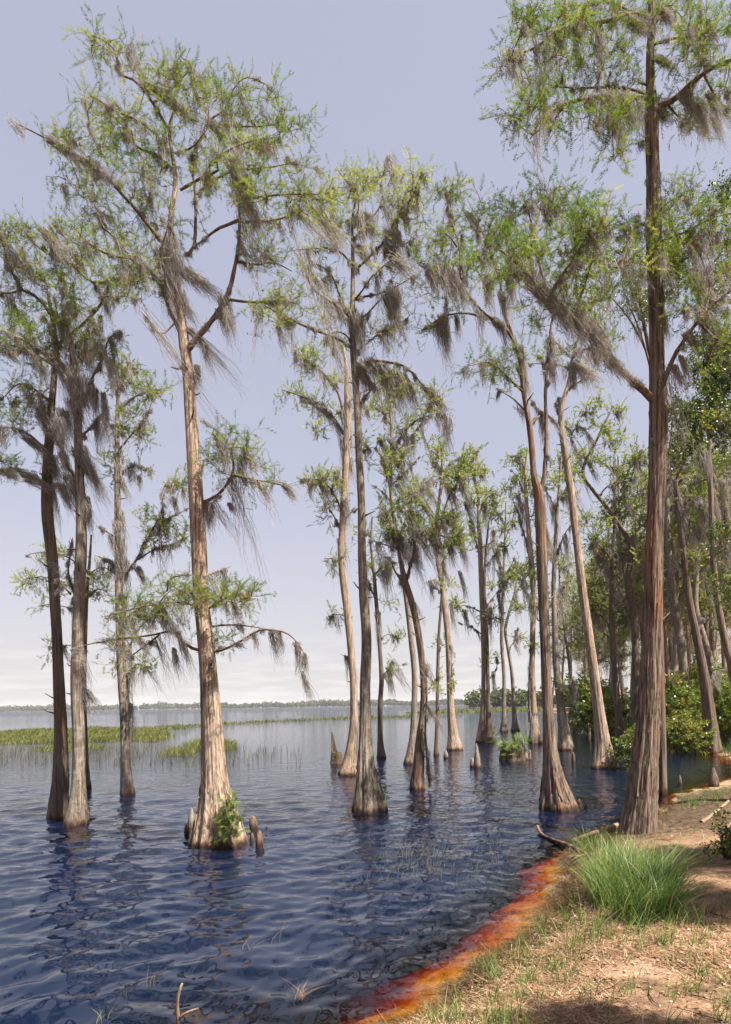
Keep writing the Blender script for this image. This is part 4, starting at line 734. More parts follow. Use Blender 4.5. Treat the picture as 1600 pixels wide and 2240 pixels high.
px_tree('cypress_tree', 'tall forked cypress with big fluted foot in water beside the bank', 13.4,
    [(1222, 1773, 96), (1219, 1750, 82), (1214, 1720, 62), (1209, 1690, 48), (1205, 1650, 35), (1201, 1590, 26), (1196, 1500, 22), (1193, 1400, 22), (1189, 1300, 23), (1185, 1200, 24), (1182, 1110, 24), (1178, 1075, 22), (1169, 1040, 14), (1165, 990, 13), (1160, 940, 13), (1152, 890, 12), (1146, 850, 12), (1140, 790, 12), (1128, 755, 11), (1118, 725, 9), (1106, 690, 7), (1098, 640, 5), (1094, 600, 4)],
    [([(1182, 1085), (1190, 1045), (1194, 990), (1195, 930), (1194, 860), (1200, 790), (1204, 740), (1211, 690), (1222, 650), (1240, 615), (1250, 580)], 13, 0.3),
     ([(1132, 765), (1110, 722), (1085, 702), (1055, 680), (1025, 645), (1005, 610), (980, 580), (925, 575)], 8, -0.6), ([(1108, 718), (1080, 698), (1050, 690), (1020, 684), (975, 690), (928, 718)], 7, 0.6), ([(1010, 610), (1005, 540), (990, 490), (978, 440)], 6, 0.5), ([(1000, 540), (985, 520), (960, 500)], 4, -0.4),
     ([(1096, 620), (1080, 570), (1060, 520), (1040, 480)], 5, 0.5), ([(1148, 860), (1110, 825), (1075, 795), (1040, 800)], 6, -0.5), ([(1156, 905), (1120, 870), (1085, 850)], 4, 0.5), ([(1204, 740), (1230, 760), (1255, 790)], 4, .6), ([(1160, 930), (1190, 905), (1215, 925)], 6, .5), ([(1250, 580), (1265, 520), (1240, 450)], 4, .4), ([(1211, 690), (1190, 660), (1175, 640)], 4, -.5)],
    [(990, 410, 28, 24, 7), (985, 450, 36, 34, 11), (975, 510, 34, 34, 10), (1010, 560, 36, 30, 9), (950, 575, 36, 12, 12), (1000, 600, 30, 16, 6), (1050, 500, 40, 34, 9), (1060, 570, 36, 28, 8), (1090, 620, 30, 25, 5), (945, 660, 20, 22, 5), (1000, 680, 36, 12, 4), (950, 705, 28, 12, 5), (1050, 790, 26, 16, 7), (1075, 830, 34, 22, 9), (1040, 800, 20, 14, 4), (1130, 790, 26, 22, 4), (1240, 600, 26, 28, 5), (1200, 660, 26, 20, 5), (1175, 700, 18, 20, 4), (1240, 450, 26, 26, 5), (1270, 500, 22, 22, 4)],
    [(950, 582, 960, 640, .14), (965, 585, 985, 660, .16), (985, 590, 1010, 680, .16), (1000, 610, 1030, 690, .1), (940, 590, 955, 650, .08), (970, 690, 985, 790, .12), (960, 700, 992, 850, .05), (1000, 690, 1008, 760, .06), (1080, 700, 1110, 740, .08), (1060, 610, 1075, 700, .05), (1095, 640, 1115, 720, .08), (1130, 760, 1155, 830, .12), (1140, 800, 1160, 870, .1), (1185, 900, 1200, 1000, .06), (1170, 1070, 1205, 1160, .06), (1190, 1150, 1215, 1260, .06), (1200, 740, 1205, 830, .06)],
    bark='bark_red', needle='needle', moss=0.8, moss_len=0.55, sides=64, rings=180, flute=0.2, strips=240, seed=18, group=CG, tint=(0.5, 0.22))
px_tree('cypress_tree', 'short-looking cypress with wide pale skirt between two bigger trunks near the bank', 30.0,
    [(1238, 1642, 44), (1237, 1620, 34), (1233, 1590, 25), (1228, 1550, 20), (1222, 1500, 17), (1216, 1440, 14), (1214, 1370, 12), (1212, 1290, 11), (1215, 1200, 9), (1220, 1120, 7), (1225, 1050, 5), (1228, 1000, 4)],
    [([(1228, 1545), (1245, 1515), (1255, 1490), (1262, 1520)], 6, -.6), ([(1216, 1220), (1235, 1170), (1255, 1140)], 6, -.5), ([(1220, 1120), (1200, 1080), (1190, 1060)], 5, .5), ([(1214, 1330), (1235, 1290), (1245, 1250)], 5, .6), ([(1222, 1100), (1245, 1060), (1255, 1040)], 5, .4)],
    [(1225, 1000, 28, 20, 8), (1205, 1040, 22, 20, 5), (1250, 1030, 26, 22, 6), (1230, 1080, 28, 20, 5), (1215, 1500, 22, 16, 5), (1245, 1250, 20, 18, 4), (1255, 1140, 22, 16, 4)],
    [(1250, 1490, 1265, 1560, .15), (1240, 1500, 1250, 1550, .12), (1240, 1170, 1250, 1250, .15), (1210, 1100, 1220, 1180, .15), (1228, 1280, 1240, 1350, .15)],
    bark='bark_grey', needle='needle_pale', moss=1.8, moss_len=1.0, sides=28, rings=70, seed=19, group=CG)
px_tree('cypress_tree', 'long pale cypress trunk leaning left with broken white stub at its fork', 21.5,
    [(1322, 1683, 66), (1322, 1660, 52), (1319, 1625, 38), (1314, 1580, 29), (1309, 1540, 25), (1300, 1470, 22), (1290, 1400, 20), (1279, 1320, 19), (1270, 1250, 18), (1261, 1170, 17), (1251, 1085, 16), (1240, 1015, 15), (1231, 955, 13), (1227, 920, 12), (1231, 884, 11), (1242, 847, 10), (1249, 815, 8), (1252, 785, 6), (1264, 745, 5), (1278, 700, 4), (1290, 655, 3)],
    [([(1227, 922), (1220, 900), (1216, 882)], 4, .2), ([(1250, 795), (1262, 770), (1290, 765), (1310, 740)], 5, -.5), ([(1226, 935), (1205, 915), (1184, 900), (1158, 868)], 7, -.6), ([(1250, 812), (1225, 798), (1190, 797), (1160, 795)], 4, .5), ([(1244, 850), (1275, 830), (1300, 815)], 5, .5)],
    [(1255, 760, 30, 20, 6), (1180, 790, 30, 14, 4), (1300, 740, 28, 20, 7), (1310, 690, 28, 20, 6), (1330, 730, 22, 22, 4), (1275, 1125, 18, 14, 4), (1290, 820, 26, 16, 4), (1290, 660, 30, 24, 8), (1270, 710, 28, 20, 6)],
    [(1250, 795, 1265, 870, .15), (1255, 800, 1258, 860, .12), (1222, 870, 1225, 920, .06), (1262, 790, 1290, 860, .08), (1205, 790, 1215, 860, .12), (1230, 970, 1250, 1060, .05), (1190, 790, 1196, 840, .08), (1255, 1130, 1265, 1180, .06)],
    bark='bark_tan', needle='needle', moss=1.2, moss_len=0.8, sides=44, rings=130, strips=140, seed=20, group=CG, flute=.2)
px_tree('cypress_tree', 'huge reddish cypress rooted on the bank at the right, bark in long strips', 10.3,
    [(1394, 1820, 84), (1398, 1790, 77), (1404, 1740, 68), (1408, 1690, 64), (1415, 1620, 52), (1420, 1550, 47), (1423, 1480, 45), (1427, 1390, 42), (1430, 1290, 39), (1432, 1190, 36), (1437, 1080, 36), (1440, 980, 37), (1441, 900, 37), (1438, 800, 31), (1437, 700, 31), (1435, 600, 33), (1431, 500, 31), (1430, 400, 27), (1427, 300, 27), (1426, 240, 28), (1424, 190, 19), (1423, 120, 16), (1427, 40, 15), (1424, -60, 13), (1418, -160, 9), (1415, -240, 5)],
    [([(1438, 885), (1412, 858), (1385, 835), (1340, 788), (1300, 738), (1250, 692), (1200, 648), (1150, 604), (1112, 552)], 20, -1.2), ([(1250, 690), (1275, 640), (1290, 590), (1310, 540)], 7, -0.3), ([(1200, 648), (1180, 570), (1160, 500), (1140, 440)], 8, 0.5), ([(1150, 604), (1100, 600), (1060, 620)], 5, -0.5), ([(1200, 648), (1225, 610), (1260, 560), (1290, 510)], 7, -0.7), ([(1340, 788), (1300, 765), (1262, 764)], 6, -.4), ([(1180, 570), (1200, 500), (1195, 440), (1230, 410)], 5, 0.7), ([(1125, 570), (1080, 540), (1050, 545)], 5, .4),
     ([(1443, 860), (1456, 828), (1482, 768), (1530, 700), (1580, 650), (1640, 610)], 14, -0.9), ([(1530, 700), (1560, 740), (1600, 760)], 6, -.4), ([(1540, 690), (1555, 620), (1540, 560), (1520, 500)], 6, .4),
     ([(1430, 235), (1468, 222), (1500, 195), (1540, 160), (1600, 130), (1680, 112)], 17, -0.8), ([(1422, 215), (1370, 210), (1320, 213), (1270, 216), (1220, 230), (1185, 255), (1162, 290)], 12, -0.9), ([(1420, 208), (1370, 192), (1300, 190), (1230, 186), (1150, 164)], 6, 0.6), ([(1290, 214), (1306, 185), (1316, 158)], 5, .3), ([(1420, 40), (1392, 30), (1340, 42), (1280, 55), (1220, 70), (1172, 105), (1108, 120)], 13, -0.8), ([(1424, 30), (1378, 25), (1335, 4), (1285, 12), (1230, 0)], 8, 0.6), ([(1370, 215), (1345, 260), (1340, 300), (1342, 345)], 5, -0.4), ([(1424, 60), (1460, 20), (1500, -20), (1540, -50)], 9, 0.4), ([(1426, 100), (1465, 85), (1510, 80), (1570, 65)], 7, -0.7), ([(1540, 160), (1560, 200), (1590, 240)], 6, .3), ([(1460, 225), (1490, 260), (1540, 270)], 5, .5), ([(1240, 225), (1215, 260), (1200, 290)], 4, .4),
     ([(1430, 572), (1390, 575), (1350, 588), (1310, 583)], 6, -.7), ([(1400, 574), (1370, 562), (1345, 545)], 4, .4), ([(1438, 565), (1480, 575), (1520, 590), (1600, 600)], 7, .6), ([(1432, 560), (1445, 530), (1500, 510), (1560, 480), (1620, 470)], 6, -.8), ([(1360, 580), (1375, 530), (1390, 480)], 4, .5)],
    [(1165, 25, 40, 25, 9), (1150, 80, 34, 20, 9), (1215, 60, 42, 30, 11), (1280, 50, 46, 30, 12), (1335, 30, 42, 28, 9), (1240, 110, 40, 22, 8), (1340, 90, 40, 24, 7), (1390, 70, 28, 28, 5), (1125, 130, 22, 14, 5), (1160, 185, 40, 20, 9), (1220, 180, 44, 26, 10), (1290, 160, 44, 26, 9), (1345, 150, 40, 30, 8), (1390, 160, 28, 28, 4), (1150, 235, 30, 22, 9), (1180, 265, 36, 24, 10), (1230, 255, 36, 24, 8), (1290, 255, 40, 26, 9), (1340, 290, 26, 24, 6), (1345, 330, 20, 16, 5), (1380, 245, 28, 26, 5),
     (1470, 20, 36, 28, 7), (1500, 70, 40, 28, 10), (1560, 70, 40, 30, 10), (1540, 120, 42, 28, 8), (1590, 130, 30, 30, 6), (1490, 150, 34, 24, 6), (1480, 240, 34, 24, 8), (1530, 265, 40, 24, 9), (1575, 220, 30, 30, 6), (1600, 70, 30, 40, 6), (1420, 10, 30, 20, 4), (1350, -20, 70, 25, 9), (1500, -30, 60, 25, 7),
     (1090, 530, 45, 26, 14), (1060, 480, 40, 26, 8), (1120, 460, 44, 30, 11), (1180, 430, 40, 28, 9), (1140, 530, 40, 34, 12), (1100, 580, 40, 24, 10), (1180, 540, 40, 34, 11), (1160, 600, 40, 28, 9), (1215, 480, 34, 34, 9), (1270, 520, 36, 28, 13), (1290, 490, 26, 18, 8), (1255, 580, 34, 30, 9), (1220, 620, 36, 26, 8), (1180, 680, 28, 24, 7), (1280, 600, 26, 28, 6), (1235, 430, 26, 26, 6), (1310, 480, 20, 18, 5), (1290, 650, 26, 30, 5),
     (1385, 480, 26, 18, 6), (1370, 510, 22, 18, 4), (1440, 570, 28, 26, 14, -0.7), (1425, 545, 20, 18, 6, -.6), (1455, 590, 22, 16, 6, -.5), (1500, 445, 40, 18, 9), (1550, 450, 40, 22, 10), (1490, 490, 40, 24, 8), (1540, 520, 40, 30, 9), (1590, 500, 28, 40, 7), (1500, 560, 34, 20, 6), (1570, 580, 36, 28, 8), (1500, 630, 34, 22, 5), (1550, 660, 40, 26, 7), (1590, 700, 25, 36, 6), (1490, 700, 30, 22, 4), (1535, 770, 36, 20, 6), (1480, 660, 26, 20, 4)],
    [(1375, 215, 405 + 985, 285, .22), (1360, 215, 1395, 300, .14), (1330, 215, 1350, 270, .12), (1290, 215, 1300, 260, .08), (1400, 40, 1450, 90, .15), (1380, 40, 1420, 80, .14), (1220, 72, 1235, 110, .1), (1120, 122, 1160, 145, .1), (1260, 60, 1275, 110, .08), (1440, 20, 1490, 70, .1), (1440, 130, 1490, 160, .1), (1500, 200, 1530, 300, .12), (1530, 220, 1560, 310, .1), (1560, 250, 1590, 330, .07), (1440, 240, 1480, 280, .14), (1550, 200, 1600, 300, .06), (1200, 235, 1215, 280, .08),
     (1425, 390, 1430, 450, .12), (1440, 430, 1445, 510, .12), (1428, 470, 1434, 540, .12), (1445, 680, 1465, 760, .1), (1436, 590, 1442, 680, .12), (1445, 900, 1455, 980, .1), (1440, 950, 1455, 1040, .1), (1430, 1090, 1455, 1130, .04), (1425, 1560, 1445, 1590, .06),
     (1185, 640, 1215, 680, .14), (1170, 620, 1200, 670, .14), (1150, 590, 1180, 640, .14), (1220, 650, 1260, 740, .18), (1240, 670, 1280, 770, .2), (1260, 680, 1310, 780, .2), (1280, 720, 1330, 800, .18), (1310, 750, 1360, 830, .14), (1340, 790, 1380, 845, .1), (1255, 790, 1345, 860, .05), (1300, 760, 1310, 820, .1), (1290, 500, 1310, 560, .1), (1360, 490, 1385, 560, .07), (1385, 500, 1400, 545, .05), (1320, 480, 1340, 530, .07),
     (1520, 590, 1545, 680, .18), (1530, 600, 1560, 710, .16), (1540, 690, 1550, 740, .1), (1560, 700, 1580, 760, .1), (1470, 800, 1510, 880, .05), (1490, 780, 1525, 870, .05), (1555, 650, 1590, 700, .14), (1500, 730, 1540, 780, .08)],
    base_z=-0.1, bark='bark_red', needle='needle', moss=0.8, moss_len=0.55, sides=96, rings=260, flute=0.2, strips=700, seed=21, tint=(0.4, 0.25), barkamp=0.05, wind=0.9, spray=0.22)
px_tree('cypress_tree', 'snaking dark cypress with zigzag upper trunk just left of the huge trunk', 33.0,
    [(1392, 1628, 40), (1392, 1600, 26), (1392, 1540, 19), (1391, 1470, 17), (1391, 1400, 16), (1388, 1340, 16), (1378, 1290, 15), (1374, 1262, 14), (1381, 1222, 13), (1378, 1187, 12), (1362, 1159, 11), (1325, 1106, 10), (1300, 1075, 9), (1276, 1040, 8), (1284, 1003, 7), (1303, 969, 6), (1319, 934, 5), (1334, 905, 4)],
    [([(1276, 1040), (1262, 1028), (1250, 1020)], 4, .4), ([(1310, 1085), (1335, 1060), (1365, 1055), (1400, 1045)], 5, .6), ([(1378, 1195), (1395, 1160), (1405, 1130)], 4, -.5), ([(1378, 1215), (1345, 1205), (1312, 1200)], 6, .4), ([(1375, 1225), (1348, 1215)], 6, .3), ([(1345, 1130), (1340, 1170), (1318, 1195)], 3, -.3), ([(1303, 969), (1280, 940), (1262, 930)], 4, .5), ([(1284, 1003), (1260, 985), (1250, 960)], 4, .6), ([(1388, 1350), (1365, 1330), (1345, 1330)], 4, .6)],
    [(1330, 900, 36, 20, 9), (1290, 920, 36, 20, 8), (1265, 950, 26, 20, 6), (1340, 950, 40, 22, 9), (1300, 990, 36, 20, 6), (1370, 1050, 36, 14, 7), (1330, 1030, 36, 16, 6), (1260, 1020, 22, 16, 5), (1390, 1000, 30, 24, 6), (1320, 1150, 34, 18, 8), (1390, 1140, 22, 20, 5), (1290, 1190, 30, 16, 6), (1340, 1230, 30, 18, 6)],
    [(1260, 985, 1275, 1030, .2), (1285, 1010, 1310, 1060, .12), (1340, 1060, 1345, 1110, .15), (1365, 1060, 1375, 1110, .15), (1310, 1200, 1330, 1270, .15), (1300, 1190, 1320, 1250, .15)],
    bark='bark_dark', needle='needle_pale', moss=1.7, moss_len=1.1, sides=28, rings=100, seed=22, tint=(0.45, 0.25), wind=1.3)
px_tree('cypress_tree', 'dark cypress with flared foot in the shade between pale leaning and huge trunks', 34.0,
    [(1360, 1628, 34), (1358, 1605, 24), (1353, 1560, 16), (1348, 1500, 13), (1343, 1440, 12), (1340, 1390, 12), (1338, 1340, 10), (1338, 1280, 8), (1340, 1210, 6), (1345, 1150, 5), (1350, 1090, 4)],
    [([(1340, 1380), (1320, 1350), (1300, 1345)], 5, .5), ([(1339, 1300), (1360, 1270), (1380, 1265)], 4, .5), ([(1340, 1240), (1315, 1210), (1300, 1200)], 5, -.5), ([(1352, 1330), (1375, 1318), (1400, 1322)], 4, .4), ([(1341, 1250), (1362, 1215), (1372, 1190)], 5, .4)],
    [(1350, 1090, 36, 22, 9), (1310, 1200, 26, 18, 5), (1375, 1195, 22, 18, 4), (1310, 1340, 26, 14, 6), (1375, 1360, 26, 12, 7), (1350, 1140, 30, 20, 6), (1300, 1280, 26, 18, 5)],
    [(1305, 1210, 1325, 1280, .2), (1330, 1240, 1345, 1320, .2), (1300, 1345, 1325, 1400, .2), (1370, 1270, 1385, 1330, .15)],
    bark='bark_dark', needle='needle', moss=1.9, moss_len=1.1, sides=24, rings=70, seed=23, tint=(0.4, 0.25), wind=1.2)
px_tree('cypress_tree', 'stout leaning cypress just right of the huge trunk, behind the shrubs', 31.0,
    [(1512, 1625, 40), (1508, 1590, 26), (1502, 1530, 22), (1497, 1470, 20), (1489, 1400, 18), (1480, 1340, 17), (1472, 1290, 16), (1466, 1230, 14), (1461, 1150, 12), (1460, 1080, 10), (1464, 1010, 8), (1470, 950, 6), (1475, 890, 4)],
    [([(1462, 1130), (1480, 1090), (1500, 1070)], 6, .5), ([(1461, 1090), (1490, 1050), (1525, 1040)], 6, -.6), ([(1470, 1280), (1450, 1250), (1440, 1230)], 6, .4), ([(1464, 1000), (1490, 975), (1520, 965)], 5, .5), ([(1470, 950), (1450, 920), (1460, 890)], 4, .5)],
    [(1475, 890, 34, 24, 8), (1500, 960, 36, 24, 8), (1470, 1000, 30, 22, 6), (1520, 1040, 34, 20, 8), (1500, 1090, 34, 18, 6), (1550, 1060, 28, 16, 5), (1480, 1180, 26, 18, 4)],
    [(1500, 1070, 1530, 1130, .15), (1520, 1050, 1545, 1120, .15), (1480, 1100, 1500, 1190, .15), (1465, 1160, 1480, 1240, .12), (1490, 970, 1510, 1040, .15), (1460, 1250, 1475, 1310, .1)],
    base_z=-0.5, bark='bark_grey', needle='needle_pale', moss=1.8, moss_len=0.9, sides=28, rings=80, seed=24, tint=(0.45, 0.25), wind=0.9)
px_tree('cypress_tree', 'dark leaning cypress with a big rooted foot on the sandy bay shore', 27.0,
    [(1558, 1640, 48), (1557, 1612, 38), (1551, 1550, 28), (1543, 1490, 22), (1534, 1440, 19), (1522, 1380, 17), (1510, 1320, 15), (1502, 1260, 14), (1494, 1190, 13), (1487, 1120, 13), (1480, 1070, 12), (1476, 1050, 9)],
    [([(1477, 1058), (1488, 1030), (1492, 1020), (1470, 1008)], 7, -.3), ([(1495, 1200), (1520, 1150), (1550, 1140), (1590, 1150)], 6, .5), ([(1488, 1110), (1510, 1085), (1535, 1090), (1570, 1110)], 6, -.6), ([(1500, 1250), (1475, 1220), (1455, 1215)], 4, .4), ([(1525, 1390), (1545, 1340), (1575, 1315)], 7, .4), ([(1545, 1500), (1575, 1470), (1600, 1460)], 6, .6)],
    [(1475, 1015, 30, 14, 6), (1530, 1085, 36, 16, 9), (1570, 1100, 30, 16, 7), (1550, 1140, 36, 16, 6), (1590, 1150, 24, 18, 5), (1570, 1310, 30, 14, 5), (1540, 1230, 34, 18, 5), (1490, 1000, 26, 18, 5)],
    [(1520, 1090, 1540, 1150, .15), (1540, 1100, 1555, 1170, .15), (1560, 1110, 1580, 1170, .12), (1530, 1150, 1545, 1210, .15), (1560, 1150, 1580, 1220, .15), (1485, 1090, 1500, 1180, .1), (1490, 1150, 1505, 1230, .1)],
    base_z=-0.1, bark='bark_dark', needle='needle_pale', moss=1.6, moss_len=0.8, sides=40, rings=90, seed=25, tint=(0.35, 0.25), wind=0.5, flute=.22)
px_tree('cypress_tree', 'grey leaning trunk touching the rooted bay-shore cypress from behind', 30.0,
    [(1592, 1625, 44), (1585, 1590, 30), (1574, 1540, 22), (1562, 1490, 18), (1552, 1440, 16), (1541, 1400, 15), (1530, 1360, 14), (1522, 1320, 12), (1526, 1250, 9), (1532, 1180, 7), (1540, 1100, 5)],
    [([(1530, 1350), (1512, 1320), (1505, 1290)], 6, .4), ([(1524, 1270), (1550, 1230), (1580, 1220)], 6, .5), ([(1532, 1190), (1515, 1150), (1510, 1130)], 5, .6)],
    [(1545, 1110, 34, 20, 7), (1580, 1215, 28, 20, 6), (1515, 1150, 26, 18, 5), (1540, 1330, 28, 18, 4)],
    [(1550, 1240, 1565, 1300, .15), (1515, 1330, 1525, 1390, .1)],
    base_z=-0.5, bark='bark_grey', needle='needle', moss=1.7, moss_len=0.8, sides=28, rings=70, seed=26, tint=(0.45, 0.25), wind=0.5)
px_tree('cypress_tree', 'reddish slender trunk curving along the right picture edge', 25.0,
    [(1632, 1640, 40), (1622, 1560, 22), (1606, 1480, 18), (1594, 1430, 16), (1582, 1380, 15), (1572, 1320, 14), (1564, 1260, 13), (1560, 1190, 12), (1557, 1110, 11), (1554, 1030, 10), (1552, 960, 8), (1556, 880, 6), (1562, 800, 4)],
    [([(1556, 1080), (1580, 1040), (1620, 1020)], 6, .5), ([(1556, 1020), (1535, 985), (1520, 970)], 5, -.4), ([(1560, 1200), (1590, 1180), (1620, 1180)], 6, -.4), ([(1553, 950), (1580, 900), (1600, 880)], 5, .4)],
    [(1590, 1030, 30, 22, 7), (1530, 980, 28, 18, 6), (1590, 1180, 26, 18, 5), (1570, 880, 34, 24, 7), (1590, 960, 28, 24, 6)],
    [(1545, 990, 1555, 1060, .15), (1580, 1050, 1590, 1130, .15), (1560, 1130, 1566, 1200, .1), (1590, 1190, 1598, 1260, .15)],
    base_z=-0.5, bark='bark_red', needle='needle', moss=1.6, moss_len=0.8, sides=32, rings=80, seed=27, tint=(0.4, 0.25), wind=0.4)
px_tree('cypress_tree', 'moss-clogged trunk bending in from the right edge above the shrubs', 27.0,
    [(1665, 1640, 40), (1650, 1500, 22), (1630, 1360, 18), (1608, 1240, 17), (1596, 1180, 16), (1582, 1100, 15), (1562, 1048, 13), (1540, 1005, 10), (1525, 960, 7), (1520, 900, 5)],
    [([(1582, 1100), (1600, 1060), (1610, 1000)], 8, .3), ([(1540, 1005), (1515, 990), (1490, 985)], 5, -.4), ([(1562, 1048), (1540, 1050), (1515, 1062)], 5, .4), ([(1525, 960), (1550, 920), (1560, 890)], 5, .4)],
    [(1520, 900, 30, 22, 7), (1550, 910, 30, 22, 6), (1500, 985, 24, 16, 5), (1605, 1010, 26, 28, 6)],
    [(1585, 1090, 1600, 1180, .2), (1570, 1060, 1590, 1150, .2), (1545, 1010, 1565, 1090, .15), (1600, 1050, 1610, 1140, .2)],
    base_z=-0.5, bark='bark_dark', needle='needle_dark', moss=2.0, moss_len=0.8, sides=28, rings=70, seed=28, tint=(0.4, 0.25), wind=0.4)
# ------------------------------------------------------------------ forest on the right shore
def auto_tree(label, height, seed, x, y, bark, needle, lean=0.06, moss=1.6, group=None, D=34, nl=13):
    r = np.random.default_rng(seed); z0 = float(ground_z(np.array([x]), np.array([y]))[0])
    base = np.array([x, y, max(z0, 0.0)]); dx, dy = r.normal(0, lean, 2)
    t = np.linspace(0, 1, 12); P = np.column_stack([x + dx * height * t + 0.25 * np.sin(t * r.uniform(3, 7) + r.uniform(0, 6)) * t, y + dy * height * t, min(z0, 0) - 0.4 + (height + 0.4) * t])
    R = 0.17 * (1 - 0.82 * t) + 0.34 * np.exp(-t * height / 0.75) + 0.012; LB = []; tips = []
    for i in range(nl):
        u = 0.46 + 0.5 * (i + r.random() * .7) / nl; p = np.array([np.interp(u, t, P[:, k]) for k in range(3)]); az = i * 2.4 + r.uniform(-.6, .6); ln = (1.0 + 1.9 * (1 - abs(u - 0.72) * 1.6)) * r.uniform(0.6, 1.15)
        h = np.array([math.cos(az), math.sin(az), 0]); up = r.uniform(0.25, 0.9)
        Q = np.array([p, p + h * ln * .4 + [0, 0, ln * up * .45], p + h * ln * .75 + [0, 0, ln * up * .6], p + h * ln + [0, 0, ln * up * r.uniform(.5, .9)]]); Q[1:] += r.normal(0, .12, (3, 3)); LB.append((Q, 0.05 * r.uniform(.7, 1.2)))
        m = int(r.integers(5, 9)); s = r.uniform(.35, 1.05, m); tips.append(np.array([resample(Q, 20)[min(19, int(q * 19))] for q in s]) + r.normal(0, [.45, .45, .28], (m, 3)))
    tips.append(P[-1] + r.normal(0, [.5, .5, .4], (8, 3)))
    return build_tree('cypress_tree', label, np.column_stack([P, R]), LB, np.concatenate(tips), base, bark, needle, D=D, moss=moss, moss_len=1.0, sides=18, rings=46, seed=seed, group=group, leaf=0.85, tint=(0.6, 0.28), wind=0.8, coat=0.6)
def copy_tree(o, loc, rz, s, label):
    c = o.copy(); COL.objects.link(c); c.location = loc; c.rotation_euler = (0, 0, rz); c.scale = (s, s, s); c['label'] = label
    for ch in o.children:
        d = ch.copy(); COL.objects.link(d); d.parent = c
        for g in ch.children:
            e = g.copy(); COL.objects.link(e); e.parent = d
    return c
def forest_words(px):
    if px < 1300: return 'far slim cypress standing in water left of the pale leaning trunk', 'far cypresses left of the leaning trunk'
    if px < 1436: return 'background cypress between the pale leaning trunk and the huge reddish trunk', 'background cypresses left of the huge trunk'
    return 'background cypress in the woods right of the huge reddish trunk', 'background cypresses right of the huge trunk'
protos = [auto_tree(forest_words(px)[0], h, 40 + i, *on_z(np.array(px), np.array(H0 - sr * (px - CX) + CAMH * F / D))[:2], b, n, group=forest_words(px)[1], moss=0.9)
          for i, (h, px, D, b, n) in enumerate([(16.5, 1418, 40, 'bark_grey', 'needle_pale'), (15, 1478, 34, 'bark_tan', 'needle_pale'), (17.5, 1545, 38, 'bark_grey', 'needle_pale'), (14, 1300, 47, 'bark_tan', 'needle_pale'), (16, 1592, 30, 'bark_dark', 'needle')])]
fr_ = np.random.default_rng(77)
spots = [(1262, 52), (1282, 60), (1248, 66), (1335, 46), (1372, 55), (1440, 50), (1455, 40), (1495, 47), (1560, 50), (1600, 42), (1350, 72), (1540, 72), (1225, 78), (1290, 86), (1205, 92), (1486, 80), (1310, 50), (1395, 46), (1425, 62), (1470, 44), (1512, 58), (1575, 36), (1275, 70), (1360, 84), (1330, 62), (1412, 36), (1462, 33), (1502, 37), (1518, 43), (1548, 33), (1582, 54), (1345, 39), (1302, 76), (1590, 34), (1612, 38), (1535, 62), (1448, 56), (1382, 66), (1430, 45), (1570, 44), (1320, 66)]
for k, (px, D) in enumerate(spots):
    p = on_z(np.array(float(px)), np.array(H0 - sr * (px - CX) + CAMH * F / D)); z = max(float(ground_z(p[:1], p[1:2])[0]), 0.0)
    copy_tree(protos[k % 5], (p[0], p[1], z if D < 90 else 0), fr_.uniform(0, 6.28), fr_.uniform(0.78, 1.12), forest_words(px)[0])['group'] = forest_words(px)[1]

# ------------------------------------------------------------------ broadleaf trees and shrubs
px_tree('broadleaf_tree', 'dark glossy-leaved evergreen tree leaning in from the right edge', 12.5,
    [(1690, 1800, 60), (1688, 1500, 40), (1680, 1200, 34), (1672, 1000, 30), (1668, 800, 24), (1660, 600, 18), (1650, 450, 10)],
    [([(1675, 1060), (1640, 980), (1600, 930), (1550, 905), (1500, 900)], 14, -.4), ([(1670, 900), (1630, 850), (1580, 800), (1540, 770)], 12, .4), ([(1665, 700), (1630, 640), (1590, 600)], 9, .3), ([(1660, 600), (1620, 500), (1590, 430)], 8, -.4), ([(1682, 1380), (1640, 1340), (1600, 1310), (1585, 1280)], 9, -.5), ([(1675, 1000), (1630, 880), (1580, 860)], 8, .6)],
    [(1590, 430, 18, 36, 10), (1585, 640, 30, 46, 16), (1560, 760, 40, 36, 22), (1585, 810, 32, 40, 22), (1530, 800, 30, 30, 13), (1555, 860, 40, 34, 22), (1505, 895, 28, 30, 16), (1540, 920, 36, 30, 16), (1590, 900, 28, 44, 20), (1590, 1290, 16, 40, 12), (1598, 1200, 14, 40, 7), (1590, 500, 22, 34, 7), (1490, 960, 18, 16, 4), (1590, 980, 22, 24, 6)],
    base_z=0.2, bark='bark_dark', needle='broad', moss=0.5, moss_len=0.5, seed=61, kindover='broad', spray=0.20, tint=(0.45, 0.25), cat='tree', sides=24, rings=50, coat=.4)
px_tree('broadleaf_tree', 'small-leaved yellow-green tree showing behind the huge trunk', 15.5,
    [(1448, 1720, 26), (1446, 1500, 18), (1440, 1250, 15), (1436, 1000, 13), (1425, 800, 10), (1405, 690, 7), (1390, 620, 5)],
    [([(1428, 820), (1400, 720), (1372, 650), (1360, 610)], 6, -.3), ([(1425, 790), (1380, 700), (1330, 640), (1305, 600)], 6, .5), ([(1430, 700), (1470, 620), (1480, 560)], 6, .4)],
    [(1385, 630, 26, 32, 16), (1400, 680, 24, 30, 14), (1375, 690, 20, 18, 7), (1305, 590, 26, 34, 18), (1290, 630, 26, 22, 9), (1330, 560, 24, 30, 8), (1480, 540, 30, 36, 12), (1500, 600, 24, 30, 8), (1440, 640, 20, 26, 6)],
    base_z=-0.7, bark='bark_dark', needle='broad', moss=0.3, moss_len=0.4, seed=62, kindover='broad', spray=0.17, tint=(0.72, 0.22), sides=20, rings=50, coat=.3)
